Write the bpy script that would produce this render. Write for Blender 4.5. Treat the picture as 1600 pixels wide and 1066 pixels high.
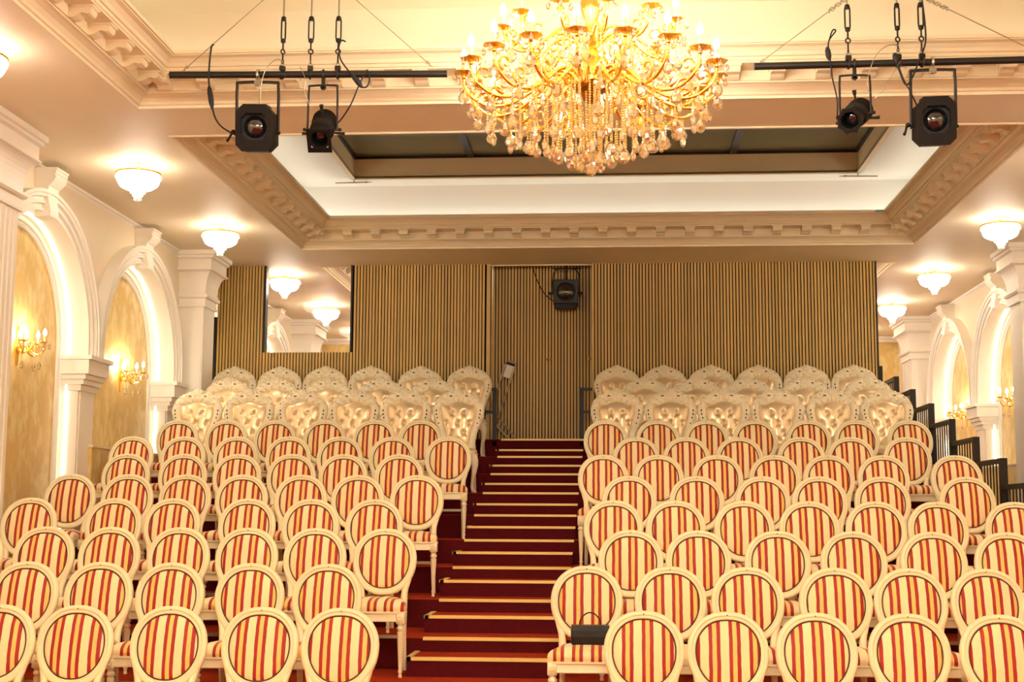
import bpy, math, random
from mathutils import Matrix, Vector
random.seed(7)
PI = math.pi
S = bpy.context.scene
COL = S.collection
for o in list(bpy.data.objects):
    bpy.data.objects.remove(o)

# ------------------------------------------------------------------ camera, world, exposure
F = 2120.0
RHO = 0.0053


def _n(v):
    return Vector(v).normalized()


Yc = _n((156 / F, 275 / F, 1))
Zc = _n((RHO, -1, (275 - 156 * RHO) / F))
Xc = Yc.cross(Zc)
cam = bpy.data.cameras.new('camera')
cam.sensor_width = 36
cam.lens = F / 1600 * 36
cam.clip_end = 200
camo = bpy.data.objects.new('camera', cam)
COL.objects.link(camo)
right = Vector((Xc[0], Yc[0], Zc[0]))
up = -Vector((Xc[1], Yc[1], Zc[1]))
back = -Vector((Xc[2], Yc[2], Zc[2]))
m = Matrix((right, up, back)).transposed().to_4x4()
camo.matrix_world = m
S.camera = camo
w = bpy.data.worlds.new('world')
S.world = w
w.use_nodes = True
w.node_tree.nodes['Background'].inputs[0].default_value = (1, .85, .65, 1)
w.node_tree.nodes['Background'].inputs[1].default_value = 0.05
S.view_settings.view_transform = 'Standard'
S.view_settings.look = 'None'
S.view_settings.gamma = 1
S.view_settings.use_curve_mapping = False
S.view_settings.exposure = 1.95
LAMP = 4.0        # ceiling lamp bowls
BULB = 72.0         # candle bulbs of the middle chandelier
BULB_STAGE = 385.0  # stronger bulbs of the added unseen stage-end chandelier
BULB_REAR = 160.0   # added hidden chandelier that brightens the rear hall
STRIP = 1.3        # arch led strips
COVE = 1.25         # cove led strips
WARM = (1, .925, .79)
WHITE = (1, .90, .76)

# ------------------------------------------------------------------ materials


def lin(c):
    return tuple(((x / 255) / 12.92 if x / 255 <= .04045 else ((x / 255 + .055) / 1.055) ** 2.4) for x in c)


class NT:
    def __init__(s, name):
        s.m = bpy.data.materials.new(name)
        s.m.use_nodes = True
        s.t = s.m.node_tree
        s.b = s.t.nodes['Principled BSDF']
        s.out = s.t.nodes['Material Output']

    def n(s, typ, **kw):
        nd = s.t.nodes.new(typ)
        for k, v in kw.items():
            if hasattr(nd, k):
                setattr(nd, k, v)
            else:
                nd.inputs[k].default_value = v
        return nd

    def l(s, a, b):
        s.t.links.new(a, b)


MATS = {}


def mat(name, col, rough=.5, metal=0, spec=.5, bump=0, bscale=60, var=0, vscale=8, rnd=0, sheen=0, coat=0):
    g = NT(name)
    c = lin(col)
    b = g.b
    b.inputs['Base Color'].default_value = (*c, 1)
    b.inputs['Roughness'].default_value = rough
    b.inputs['Metallic'].default_value = metal
    b.inputs['Specular IOR Level'].default_value = spec
    b.inputs['Sheen Weight'].default_value = sheen
    b.inputs['Coat Weight'].default_value = coat
    tc = g.n('ShaderNodeTexCoord')
    if var or rnd:
        hsv = g.n('ShaderNodeHueSaturation')
        hsv.inputs['Color'].default_value = (*c, 1)
        mr = g.n('ShaderNodeMapRange')
        if var:
            no = g.n('ShaderNodeTexNoise')
            no.inputs['Scale'].default_value = vscale
            no.inputs['Detail'].default_value = 4
            g.l(tc.outputs['Object'], no.inputs['Vector'])
            g.l(no.outputs['Fac'], mr.inputs[0])
            mr.inputs[1].default_value = .3
            mr.inputs[2].default_value = .7
            a = var
        else:
            oi = g.n('ShaderNodeObjectInfo')
            g.l(oi.outputs['Random'], mr.inputs[0])
            a = rnd
        mr.inputs[3].default_value = 1 - a
        mr.inputs[4].default_value = 1 + a
        g.l(mr.outputs[0], hsv.inputs['Value'])
        g.l(hsv.outputs[0], b.inputs['Base Color'])
    if bump:
        no = g.n('ShaderNodeTexNoise')
        no.inputs['Scale'].default_value = bscale
        no.inputs['Detail'].default_value = 3
        g.l(tc.outputs['Object'], no.inputs['Vector'])
        bp = g.n('ShaderNodeBump')
        bp.inputs['Strength'].default_value = bump
        bp.inputs['Distance'].default_value = .01
        g.l(no.outputs['Fac'], bp.inputs['Height'])
        g.l(bp.outputs[0], b.inputs['Normal'])
    MATS[name] = g.m
    return g.m


def emis(name, col, st, mixcol=None):
    g = NT(name)
    g.b.inputs['Base Color'].default_value = (*(mixcol or (.8, .8, .8)), 1)
    g.b.inputs['Emission Color'].default_value = (*col, 1)
    g.b.inputs['Emission Strength'].default_value = st
    MATS[name] = g.m
    return g.m


mat('plaster', (241, 226, 198), .55, spec=.3, var=.012, vscale=3)
mat('white', (246, 238, 224), .45)
mat('cornice', (238, 222, 188), .5)
mat('coffer_white', (242, 240, 234), .6)
mat('coffer_cream', (240, 230, 208), .6)
mat('well', (224, 212, 178), .5)
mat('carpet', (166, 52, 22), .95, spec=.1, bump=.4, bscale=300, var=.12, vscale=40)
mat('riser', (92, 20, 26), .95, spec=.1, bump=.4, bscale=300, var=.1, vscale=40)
mat('floor_wood', (120, 60, 30), .4, var=.15, vscale=6)
mat('brass_strip', (250, 216, 130), .4, metal=.1)
mat('frame_cream', (249, 234, 192), .38, var=.02, vscale=6, bump=.08, bscale=90)
mat('piping', (84, 44, 22), .6)
mat('carved', (248, 235, 202), .35, bump=.35, bscale=120, var=.03, vscale=20)
mat('pierced_shade', (62, 48, 30), .8)
mat('slat', (212, 176, 102), .45, rnd=.13)
mat('felt', (20, 15, 9), .95, spec=.1)
mat('black_metal', (34, 28, 22), .45, metal=.3)
mat('black_satin', (22, 18, 14), .45)
mat('spot_body', (22, 16, 11), .6, spec=.25, metal=.2)
mat('rubber', (16, 12, 10), .6)
mat('steel', (176, 170, 150), .3, metal=.9)
mat('gold', (250, 205, 96), .24, metal=1)
mat('gold_dark', (150, 96, 24), .3, metal=1)
mat('leather', (18, 16, 16), .38, bump=.2, bscale=400)
mat('pad_white', (226, 216, 196), .5)
mat('night_glass', (112, 112, 88), .12, spec=.8)
mat('lens', (22, 22, 24), .04, spec=1, coat=1)
mat('door_grey', (168, 160, 150), .5)
mat('candle', (250, 214, 130), .4)
mat('screw', (90, 78, 60), .4, metal=.8)
mat('teal', (110, 176, 160), .6)
emis('lamp_glow', (1, .93, .82), LAMP)
emis('bulb_glow', WARM, BULB)
emis('sconce_glow', WARM, 65)
emis('stage_bulb_glow', WARM, BULB_STAGE)
emis('rear_bulb_glow', WARM, BULB_REAR)
emis('strip_glow', (1, .90, .70), STRIP)
emis('cove_white', (1, .95, .84), COVE)
emis('cove_warm', (1, .84, .58), COVE * .45)


def stripe_mat(name, vert):
    g = NT(name)
    tc = g.n('ShaderNodeTexCoord')
    sx = g.n('ShaderNodeSeparateXYZ')
    g.l(tc.outputs['Object'], sx.inputs[0])
    oi = g.n('ShaderNodeObjectInfo')
    a = g.n('ShaderNodeMath', operation='MULTIPLY_ADD')
    g.l(sx.outputs[0], a.inputs[0])
    a.inputs[1].default_value = 1 / .113
    r = g.n('ShaderNodeMath', operation='MULTIPLY_ADD')
    g.l(oi.outputs['Random'], r.inputs[0])
    r.inputs[1].default_value = .55
    r.inputs[2].default_value = 10.1
    g.l(r.outputs[0], a.inputs[2])
    # slight weave wobble
    nz = g.n('ShaderNodeTexNoise')
    nz.inputs['Scale'].default_value = 14
    g.l(tc.outputs['Object'], nz.inputs['Vector'])
    wob = g.n('ShaderNodeMath', operation='MULTIPLY_ADD')
    g.l(nz.outputs['Fac'], wob.inputs[0])
    wob.inputs[1].default_value = .05
    g.l(a.outputs[0], wob.inputs[2])
    fr = g.n('ShaderNodeMath', operation='FRACT')
    g.l(wob.outputs[0], fr.inputs[0])
    cr = g.n('ShaderNodeValToRGB')
    e = cr.color_ramp
    e.interpolation = 'CONSTANT'
    cream = (*lin((252, 232, 178)), 1)
    red = (*lin((168, 28, 20)), 1)
    gold = (*lin((250, 204, 112)), 1)
    e.elements[0].position = 0
    e.elements[0].color = cream
    e.elements[1].position = .42
    e.elements[1].color = red
    for p, c in ((.60, gold), (.63, gold), (.81, red)):
        q = e.elements.new(p)
        q.color = c
    g.l(fr.outputs[0], cr.inputs[0])
    n2 = g.n('ShaderNodeTexNoise')
    n2.inputs['Scale'].default_value = 260
    g.l(tc.outputs['Object'], n2.inputs['Vector'])
    bp = g.n('ShaderNodeBump')
    bp.inputs['Strength'].default_value = .25
    bp.inputs['Distance'].default_value = .004
    g.l(n2.outputs['Fac'], bp.inputs['Height'])
    g.l(bp.outputs[0], g.b.inputs['Normal'])
    g.l(cr.outputs[0], g.b.inputs['Base Color'])
    g.b.inputs['Roughness'].default_value = .62
    g.b.inputs['Sheen Weight'].default_value = .15
    MATS[name] = g.m


stripe_mat('stripe', True)


def wallpaper():
    g = NT('wallpaper')
    tc = g.n('ShaderNodeTexCoord')
    mp = g.n('ShaderNodeMapping')
    mp.inputs['Scale'].default_value = (1, 1, .55)
    g.l(tc.outputs['Object'], mp.inputs[0])
    vo = g.n('ShaderNodeTexVoronoi')
    vo.inputs['Scale'].default_value = 7
    vo.feature = 'SMOOTH_F1'
    nz = g.n('ShaderNodeTexNoise')
    nz.inputs['Scale'].default_value = 16
    nz.inputs['Detail'].default_value = 6
    g.l(mp.outputs[0], vo.inputs['Vector'])
    g.l(mp.outputs[0], nz.inputs['Vector'])
    ad = g.n('ShaderNodeMath', operation='MULTIPLY_ADD')
    g.l(vo.outputs['Distance'], ad.inputs[0])
    ad.inputs[1].default_value = .6
    g.l(nz.outputs['Fac'], ad.inputs[2])
    cr = g.n('ShaderNodeValToRGB')
    cr.color_ramp.elements[0].position = .55
    cr.color_ramp.elements[0].color = (*lin((238, 214, 152)), 1)
    cr.color_ramp.elements[1].position = .85
    cr.color_ramp.elements[1].color = (*lin((224, 188, 112)), 1)
    g.l(ad.outputs[0], cr.inputs[0])
    g.l(cr.outputs[0], g.b.inputs['Base Color'])
    g.b.inputs['Roughness'].default_value = .5
    bp = g.n('ShaderNodeBump')
    bp.inputs['Strength'].default_value = .2
    bp.inputs['Distance'].default_value = .01
    g.l(ad.outputs[0], bp.inputs['Height'])
    g.l(bp.outputs[0], g.b.inputs['Normal'])
    MATS['wallpaper'] = g.m


wallpaper()


def satin():
    g = NT('satin')
    g.b.inputs['Base Color'].default_value = (*lin((250, 226, 184)), 1)
    g.b.inputs['Metallic'].default_value = .55
    g.b.inputs['Roughness'].default_value = .34
    MATS['satin'] = g.m


satin()


def crystal():
    g = NT('crystal')
    t = g.t
    tr = g.n('ShaderNodeBsdfTransparent')
    tr.inputs[0].default_value = (1, .97, .90, 1)
    gl = g.n('ShaderNodeBsdfGlossy')
    gl.inputs['Roughness'].default_value = .04
    gl.inputs['Color'].default_value = (1, .97, .90, 1)
    rf = g.n('ShaderNodeBsdfRefraction')
    rf.inputs['IOR'].default_value = 1.35
    rf.inputs['Color'].default_value = (1, .96, .88, 1)
    m1 = g.n('ShaderNodeMixShader')
    m1.inputs[0].default_value = .45
    m2 = g.n('ShaderNodeMixShader')
    m2.inputs[0].default_value = .4
    g.l(tr.outputs[0], m1.inputs[1])
    g.l(rf.outputs[0], m1.inputs[2])
    g.l(m1.outputs[0], m2.inputs[1])
    g.l(gl.outputs[0], m2.inputs[2])
    g.l(m2.outputs[0], g.out.inputs[0])
    MATS['crystal'] = g.m
    g = NT('pane')
    tr = g.n('ShaderNodeBsdfTransparent')
    tr.inputs[0].default_value = (.97, .97, .96, 1)
    gl = g.n('ShaderNodeBsdfGlossy')
    gl.inputs['Roughness'].default_value = .02
    m1 = g.n('ShaderNodeMixShader')
    m1.inputs[0].default_value = .015
    g.l(tr.outputs[0], m1.inputs[1])
    g.l(gl.outputs[0], m1.inputs[2])
    g.l(m1.outputs[0], g.out.inputs[0])
    MATS['pane'] = g.m


crystal()

# ------------------------------------------------------------------ mesh builder


class MB:
    def __init__(s):
        s.v = []
        s.f = []

    def add(s, vs, fs):
        b = len(s.v)
        s.v += [tuple(v) for v in vs]
        s.f += [tuple(i + b for i in f) for f in fs]
        return s

    def box(s, x0, x1, y0, y1, z0, z1):
        return s.add([(x0, y0, z0), (x1, y0, z0), (x1, y1, z0), (x0, y1, z0), (x0, y0, z1), (x1, y0, z1), (x1, y1, z1), (x0, y1, z1)],
                     [(0, 3, 2, 1), (4, 5, 6, 7), (0, 1, 5, 4), (1, 2, 6, 5), (2, 3, 7, 6), (3, 0, 4, 7)])

    def bbox(s, x0, x1, y0, y1, z0, z1, c):
        """box with chamfered vertical and horizontal edges (octagon section stacked)"""
        def ring(i, z):
            return [(x0 + i + c, y0 + i, z), (x1 - i - c, y0 + i, z), (x1 - i, y0 + i + c, z), (x1 - i, y1 - i - c, z),
                    (x1 - i - c, y1 - i, z), (x0 + i + c, y1 - i, z), (x0 + i, y1 - i - c, z), (x0 + i, y0 + i + c, z)]
        return s.loft([ring(c * .7, z0), ring(0, z0 + c), ring(0, z1 - c), ring(c * .7, z1)], True, True)

    def loft(s, rings, closed=True, caps=False):
        n = len(rings[0])
        vs = [p for r in rings for p in r]
        fs = []
        for i in range(len(rings) - 1):
            for j in range(n if closed else n - 1):
                k = (j + 1) % n
                fs.append((i * n + j, i * n + k, (i + 1) * n + k, (i + 1) * n + j))
        if caps:
            fs.append(tuple(range(n))[::-1])
            fs.append(tuple((len(rings) - 1) * n + j for j in range(n)))
        return s.add(vs, fs)

    def tube(s, pts, r, n=8, closed=False, caps=True, sq=None, ph=0):
        pts = [Vector(p) for p in pts]
        N = len(pts)
        rs = r if isinstance(r, (list, tuple)) else [r] * N
        tan = []
        for i in range(N):
            if closed:
                t = pts[(i + 1) % N] - pts[i - 1]
            else:
                t = pts[min(i + 1, N - 1)] - pts[max(i - 1, 0)]
            if t.length < 1e-9:
                t = Vector((0, 0, 1))
            tan.append(t.normalized())
        ref = Vector((0, 0, 1)) if abs(tan[0].z) < .9 else Vector((1, 0, 0))
        nx = tan[0].cross(ref).normalized()
        rings = []
        for i in range(N):
            nx = (nx - tan[i] * nx.dot(tan[i]))
            nx = nx.normalized() if nx.length > 1e-6 else tan[i].orthogonal().normalized()
            ny = tan[i].cross(nx)
            ring = []
            for k in range(n):
                a = 2 * PI * k / n + ph
                c, d = math.cos(a), math.sin(a)
                ring.append(pts[i] + nx * (c * rs[i]) + ny * (d * rs[i] * (sq or 1)))
            rings.append(ring)
        if closed:
            rings.append(rings[0])
        return s.loft(rings, True, caps and not closed)

    def lathe(s, prof, n=16, c=(0, 0, 0), flute=0, mtx=None, caps=True):
        rings = []
        for (r, z) in prof:
            ring = []
            for k in range(n):
                a = 2 * PI * k / n
                rr = r * (1 - flute) if (flute and k % 2) else r
                p = Vector((rr * math.cos(a), rr * math.sin(a), z))
                if mtx:
                    p = mtx @ p
                ring.append((p[0] + c[0], p[1] + c[1], p[2] + c[2]))
            rings.append(ring)
        return s.loft(rings, True, caps)

    def prism(s, poly, fn, d0, d1):
        """poly list of (a,b); fn(a,b,d)->xyz"""
        n = len(poly)
        vs = [fn(a, b, d0) for a, b in poly] + [fn(a, b, d1) for a, b in poly]
        fs = [tuple(range(n))[::-1], tuple(range(n, 2 * n))]
        for i in range(n):
            k = (i + 1) % n
            fs.append((i, k, n + k, n + i))
        return s.add(vs, fs)

    def ball(s, c, r, nu=10, nv=6):
        rx, ry, rz = r if isinstance(r, (tuple, list)) else (r, r, r)
        rings = []
        for i in range(nv + 1):
            t = -PI / 2 + PI * i / nv
            q = max(math.cos(t), 1e-3)
            rings.append([(c[0] + rx * q * math.cos(2 * PI * k / nu), c[1] + ry * q * math.sin(2 * PI * k / nu), c[2] + rz * math.sin(t)) for k in range(nu)])
        return s.loft(rings, True, True)

    def torus(s, c, R, r, axis='y', n=14, k=6, a0=0, a1=2 * PI):
        pts = []
        full = abs(a1 - a0 - 2 * PI) < 1e-6
        for i in range(n if full else n + 1):
            a = a0 + (a1 - a0) * i / n
            u, v = R * math.cos(a), R * math.sin(a)
            pts.append({'y': (c[0] + u, c[1], c[2] + v), 'z': (c[0] + u, c[1] + v, c[2]), 'x': (c[0], c[1] + u, c[2] + v)}[axis])
        return s.tube(pts, r, k, closed=full)

    def quad(s, a, b, c, d):
        return s.add([a, b, c, d], [(0, 1, 2, 3)])

    def xf(s, M):
        s.v = [tuple(M @ Vector(v)) for v in s.v]
        return s

    def merge(s, o):
        return s.add(o.v, o.f)

    def mesh(s, name, material, smooth=None):
        me = bpy.data.meshes.new(name)
        me.from_pydata(s.v, [], s.f)
        me.materials.append(MATS[material] if isinstance(material, str) else material)
        if smooth is not None:
            me.shade_smooth()
            me.set_sharp_from_angle(angle=math.radians(smooth))
        me.update()
        return me

    def build(s, name, material, parent=None, smooth=None):
        o = bpy.data.objects.new(name, s.mesh(name, material, smooth))
        COL.objects.link(o)
        if parent:
            o.parent = parent
        return o


def fixn(o):
    import bmesh
    bm = bmesh.new()
    bm.from_mesh(o.data)
    bmesh.ops.recalc_face_normals(bm, faces=bm.faces)
    bm.to_mesh(o.data)
    bm.free()
    return o


def inst(name, me, parent=None, loc=(0, 0, 0), rot=(0, 0, 0), sc=None):
    o = bpy.data.objects.new(name, me)
    COL.objects.link(o)
    o.location = loc
    o.rotation_euler = rot
    if sc:
        o.scale = sc
    if parent:
        o.parent = parent
    return o


def empty(name, loc=(0, 0, 0), rz=0):
    o = bpy.data.objects.new(name, None)
    COL.objects.link(o)
    o.location = loc
    o.rotation_euler = (0, 0, rz)
    o.empty_display_size = .1
    return o


def tag(o, label=None, cat=None, group=None, kind=None):
    if label:
        o['label'] = label
    if cat:
        o['category'] = cat
    if group:
        o['group'] = group
    if kind:
        o['kind'] = kind
    return o


def copy_tree(o, parent=None):
    c = o.copy()
    COL.objects.link(c)
    if parent:
        c.parent = parent
    for ch in o.children:
        copy_tree(ch, c)
    return c


ORD = ['first', 'second', 'third', 'fourth', 'fifth', 'sixth', 'seventh', 'eighth', 'ninth', 'tenth', 'eleventh']


def cr(pts, k=6, closed=False):
    """catmull-rom resample"""
    pts = [Vector(p) for p in pts]
    n = len(pts)
    out = []
    for i in range(n if closed else n - 1):
        g = lambda j: pts[j % n] if closed else pts[max(0, min(n - 1, j))]
        p0, p1, p2, p3 = g(i - 1), g(i), g(i + 1), g(i + 2)
        for q in range(k):
            t = q / k
            out.append(.5 * ((2 * p1) + (p2 - p0) * t + (2 * p0 - 5 * p1 + 4 * p2 - p3) * t * t + (3 * p1 - p0 - 3 * p2 + p3) * t ** 3))
    if not closed:
        out.append(pts[-1])
    return out


# ------------------------------------------------------------------ layout numbers
XC = -.09
ZC = 3.16
FLOOR = -1.51
DW, DB, DP, DLIP, DLAMP = 5.11, 5.30, 4.81, 3.61, 4.195
YP = [-1.53, 4.27, 10.07, 15.87, 21.67]
PW = .63
ARCH = (1.705, 4.325)
AR = 1.105
ZSP = 1.625      # arch springing centre
ZIM = 1.54       # top of impost block
YFRONT, YBACK = -2.4, 24.0
LV = {-4: -1.51, -2: -1.29, 0: -1.07, 2: -.852, 4: -.638, 6: -.422, 8: -.211, 10: .014, 12: .243, 14: .466, 16: .694, 18: .944,
      1: -.947, 3: -.733, 5: -.515, 7: -.311, 9: -.096, 11: .124, 13: .348, 15: .576, 17: .794}


def YE(i):
    return 8.8 + .44 * i


XA0, XA1 = -1.36, -.34      # aisle
XT0, XT1 = -5.16, 3.46      # tribune
YW = 16.80                  # slat wall face

# ------------------------------------------------------------------ floor and tiers
floor = MB().box(-5.6, 5.6, YFRONT, YBACK, FLOOR - .1, FLOOR).build('floor', 'carpet')
tag(floor, kind='structure')
for i in range(-2, 18, 2):
    y0, y1 = YE(i), YE(i + 2) + .001
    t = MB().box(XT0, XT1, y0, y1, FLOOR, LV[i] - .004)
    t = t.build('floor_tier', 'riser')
    tag(t, kind='structure')
    MB().box(XT0, XT1, y0 - .004, y1, LV[i] - .004, LV[i]).build('carpet_top', 'carpet', t)
    b = MB()
    b.box(XA0 + .03, XA1, y0 - .012, y0 + .03, LV[i] - .016, LV[i] + .006)
    b.build('nosing_strip', 'brass_strip', t)
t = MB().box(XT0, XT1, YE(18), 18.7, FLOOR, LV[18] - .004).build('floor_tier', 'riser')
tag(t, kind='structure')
MB().box(XT0, XT1, YE(18) - .004, 18.7, LV[18] - .004, LV[18]).build('carpet_top', 'carpet', t)
MB().box(XA0, XA1, YE(18) - .012, YE(18) + .03, LV[18] - .016, LV[18] + .006).build('nosing_strip', 'brass_strip', t)
for i in range(-1, 18, 2):
    z = LV.get(i, -1.18)
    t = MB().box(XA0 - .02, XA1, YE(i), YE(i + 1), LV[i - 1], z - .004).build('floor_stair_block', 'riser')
    tag(t, kind='structure')
    MB().box(XA0 - .02, XA1, YE(i), YE(i + 1), z - .004, z).build('carpet_top', 'carpet', t)
    b = MB().box(XA0 - .02, XA1, YE(i) - .012, YE(i) + .035, z - .016, z + .006)
    b.box(XA0 - .026, XA0 + .01, YE(i) - .012, YE(i + 1), z - .016, z + .006)
    b.build('nosing_strip', 'brass_strip', t)

# ------------------------------------------------------------------ ceiling with coffers
BEAMS = [(-1.53, -.78), (4.27, 5.05), (10.07, 10.84), (15.74, 16.86), (21.5, 22.3)]
COF = [(-.78, 4.27), (5.05, 10.07), (10.84, 15.74), (16.86, 21.5)]
xl, xr = XC - DLIP, XC + DLIP
CH = 3.92
ce = MB()


def hquad(b, x0, x1, y0, y1, z):
    b.quad((x0, y0, z), (x0, y1, z), (x1, y1, z), (x1, y0, z))


hquad(ce, -5.7, xl, YFRONT, YBACK, ZC)
hquad(ce, xr, 5.6, YFRONT, YBACK, ZC)
ys = [YFRONT] + [y for c in COF for y in c] + [YBACK]
for k in range(0, len(ys), 2):
    hquad(ce, xl, xr, ys[k], ys[k + 1], ZC)
ceiling = ce.build('ceiling', 'plaster')
tag(ceiling, kind='structure')
prof = [(0, 0), (0, -.014), (.022, -.014), (.026, .006), (.04, .012), (.05, .03), (.075, .055), (.11, .072), (.132, .076), (.132, .088), (.145, .088),
        (.145, .165), (.325, .165), (.325, .178), (.335, .182), (.335, .205), (.35, .208), (.36, .235), (.385, .262), (.42, .272), (.42, .28), (.435, .28), (.435, .308), (0, .308)]
# modillion: scroll bracket profile in (p, z), extruded sideways
mp = [(0, .078), (0, .0), (.02, -.004), (.05, .006), (.075, .022), (.10, .026), (.125, .018), (.145, .022), (.157, .038), (.155, .056), (.165, .060), (.165, .078)]
mo = MB().prism([(a, b) for a, b in mp], lambda a, b, d: (d, a, b), -.052, .052)
mo.box(-.06, .06, 0, .172, .064, .078)
mod_me = mo.mesh('modillion', 'cornice')
for ci, (y0, y1) in enumerate(COF):
    rings = []
    for p, h in prof:
        z = ZC + h
        rings.append([(xl + p, y0 + p, z), (xr - p, y0 + p, z), (xr - p, y1 - p, z), (xl + p, y1 - p, z)])
    b = MB().loft(rings, True)
    cor = fixn(b.build('cornice', 'cornice', ceiling))
    wm = 'coffer_white' if ci == 2 else 'coffer_cream'
    b = MB()
    for (xa, ya), (xb, yb) in (((xl, y0), (xr, y0)), ((xr, y0), (xr, y1)), ((xr, y1), (xl, y1)), ((xl, y1), (xl, y0))):
        b.quad((xa, ya, ZC), (xb, yb, ZC), (xb, yb, CH), (xa, ya, CH))
    b.build('coffer_wall', wm, ceiling)
    b = MB()
    if ci == 2:
        wx0, wx1, wy0, wy1 = XC - 2.9, XC + 2.9, y0 + .4, 15.3
        hquad(b, xl, wx0, y0, y1, CH)
        hquad(b, wx1, xr, y0, y1, CH)
        hquad(b, wx0, wx1, y0, wy0, CH)
        hquad(b, wx0, wx1, wy1, y1, CH)
        b.build('coffer_panel', wm, ceiling)
        b = MB()
        for (xa, ya), (xb, yb) in (((wx0, wy0), (wx1, wy0)), ((wx1, wy0), (wx1, wy1)), ((wx1, wy1), (wx0, wy1)), ((wx0, wy1), (wx0, wy0))):
            b.quad((xa, ya, CH), (xb, yb, CH), (xb, yb, 4.19), (xa, ya, 4.19))
        b.build('skylight_well', 'well', ceiling)
        b = MB()
        for q in range(2):
            o_, zz = (.05, CH - .014) if q == 0 else (.02, CH - .03)
            b.box(wx0 - o_, wx1 + o_, wy1 - .02, wy1 + o_, zz, CH)
            b.box(wx0 - o_, wx0 + .02, wy0, wy1, zz, CH)
            b.box(wx1 - .02, wx1 + o_, wy0, wy1, zz, CH)
        b.build('well_moulding', 'cornice', ceiling)
        zg = 4.16
        b = MB()
        b.box(wx0, wx1, wy1 - .03, wy1, zg - .025, zg + .02).box(wx0, wx1, wy0, wy0 + .03, zg - .025, zg + .02)
        b.box(wx0, wx0 + .03, wy0, wy1, zg - .025, zg + .02).box(wx1 - .03, wx1, wy0, wy1, zg - .025, zg + .02)
        sky = b.build('skylight_frame', 'black_satin', ceiling)
        xs = [wx0, -1.62, -.11, 1.40, wx1]
        for x in xs[1:-1]:
            MB().box(x - .04, x + .04, wy0, wy1, zg - .025, zg + .02).build('glazing_bar', 'black_satin', sky)
        for a, c in zip(xs[:-1], xs[1:]):
            MB().box(a + .03, c - .03, wy0 + .03, wy1 - .03, zg, zg + .012).build('glass_pane', 'night_glass', sky)
        # small curtain rods fixed under the corners of the well
        for x, s_ in ((wx0, 1), (wx1, -1)):
            b = MB().tube([(x - .22 * s_, wy1 + .02, CH - .06), (x + .17 * s_, wy1 + .02, CH - .055)], .009, 8)
            b.tube([(x + .17 * s_, wy1 + .02, CH - .055), (x + .21 * s_, wy1 + .02, CH - .055)], .005, 6)
            b.tube([(x, wy1 + .02, CH - .06), (x, wy1 + .02, CH)], .006, 6)
            b.ball((x + .14 * s_, wy1 + .02, CH - .055), .014, 8, 6)
            o = b.build('ceiling_rod', 'steel', None, 40)
            tag(o, 'short metal rod fixed under the %s rear corner of the skylight well' % ('left' if s_ > 0 else 'right'), 'rod')
    else:
        hquad(b, xl, xr, y0, y1, CH)
        b.build('coffer_panel', wm, ceiling)
    # cove strips lying on the cornice shelf
    b = MB()
    zz = ZC + .309
    b.box(xl + .1, xr - .1, y1 - .16, y1 - .1, zz, zz + .015).box(xl + .1, xl + .16, y0 + .16, y1 - .16, zz, zz + .015).box(xr - .16, xr - .1, y0 + .16, y1 - .16, zz, zz + .015)
    b.build('cove_light_strip', 'cove_white' if ci == 2 else 'cove_warm', ceiling)
    if ci == 0:
        continue
    pit = .333
    n = int((xr - xl - .5) / pit)
    for k in range(n + 1):
        x = XC + (k - n / 2) * pit
        inst('modillion', mod_me, cor, (x, y1 - .145, ZC + .088), (0, 0, PI))
    n = int((y1 - y0 - .5) / pit)
    for k in range(n + 1):
        y = (y0 + y1) / 2 + (k - n / 2) * pit
        inst('modillion', mod_me, cor, (xl + .145, y, ZC + .088), (0, 0, -PI / 2))
        inst('modillion', mod_me, cor, (xr - .145, y, ZC + .088), (0, 0, PI / 2))
# chipped turquoise paint spot at the right end of the rear cornice
b = MB().add([(2.98, 15.30, ZC + .283), (3.06, 15.30, ZC + .281), (3.10, 15.30, ZC + .289), (3.12, 15.30, ZC + .306), (3.00, 15.30, ZC + .306), (2.985, 15.30, ZC + .295)], [(0, 1, 2, 3, 4, 5)])
b.build('paint_spot', 'teal', ceiling)

# ------------------------------------------------------------------ side walls


def side(s, d):
    return XC + s * d


def arc_pts(yc, r, z0, n=28):
    pts = [(yc - r, z0)]
    for k in range(n + 1):
        a = PI - PI * k / n
        pts.append((yc + r * math.cos(a), ZSP + r * math.sin(a)))
    pts.append((yc + r, z0))
    return pts


def band(s, yc, r0, r1, d0, z0, sect):
    """arched moulding; sect = [(q, proud)] q 0..1 from r0 to r1; d0 distance of wall plane"""
    rings = []
    N = 30
    for k in range(-1, N + 2):
        ring = []
        for q, pr in sect:
            r = r0 + (r1 - r0) * q
            if k == -1:
                y, z = yc - r, z0
            elif k == N + 1:
                y, z = yc + r, z0
            else:
                a = PI - PI * k / N
                y, z = yc + r * math.cos(a), ZSP + r * math.sin(a)
            ring.append((side(s, d0 - pr), y, z))
        rings.append(ring)
    return MB().loft(rings, False)


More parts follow.
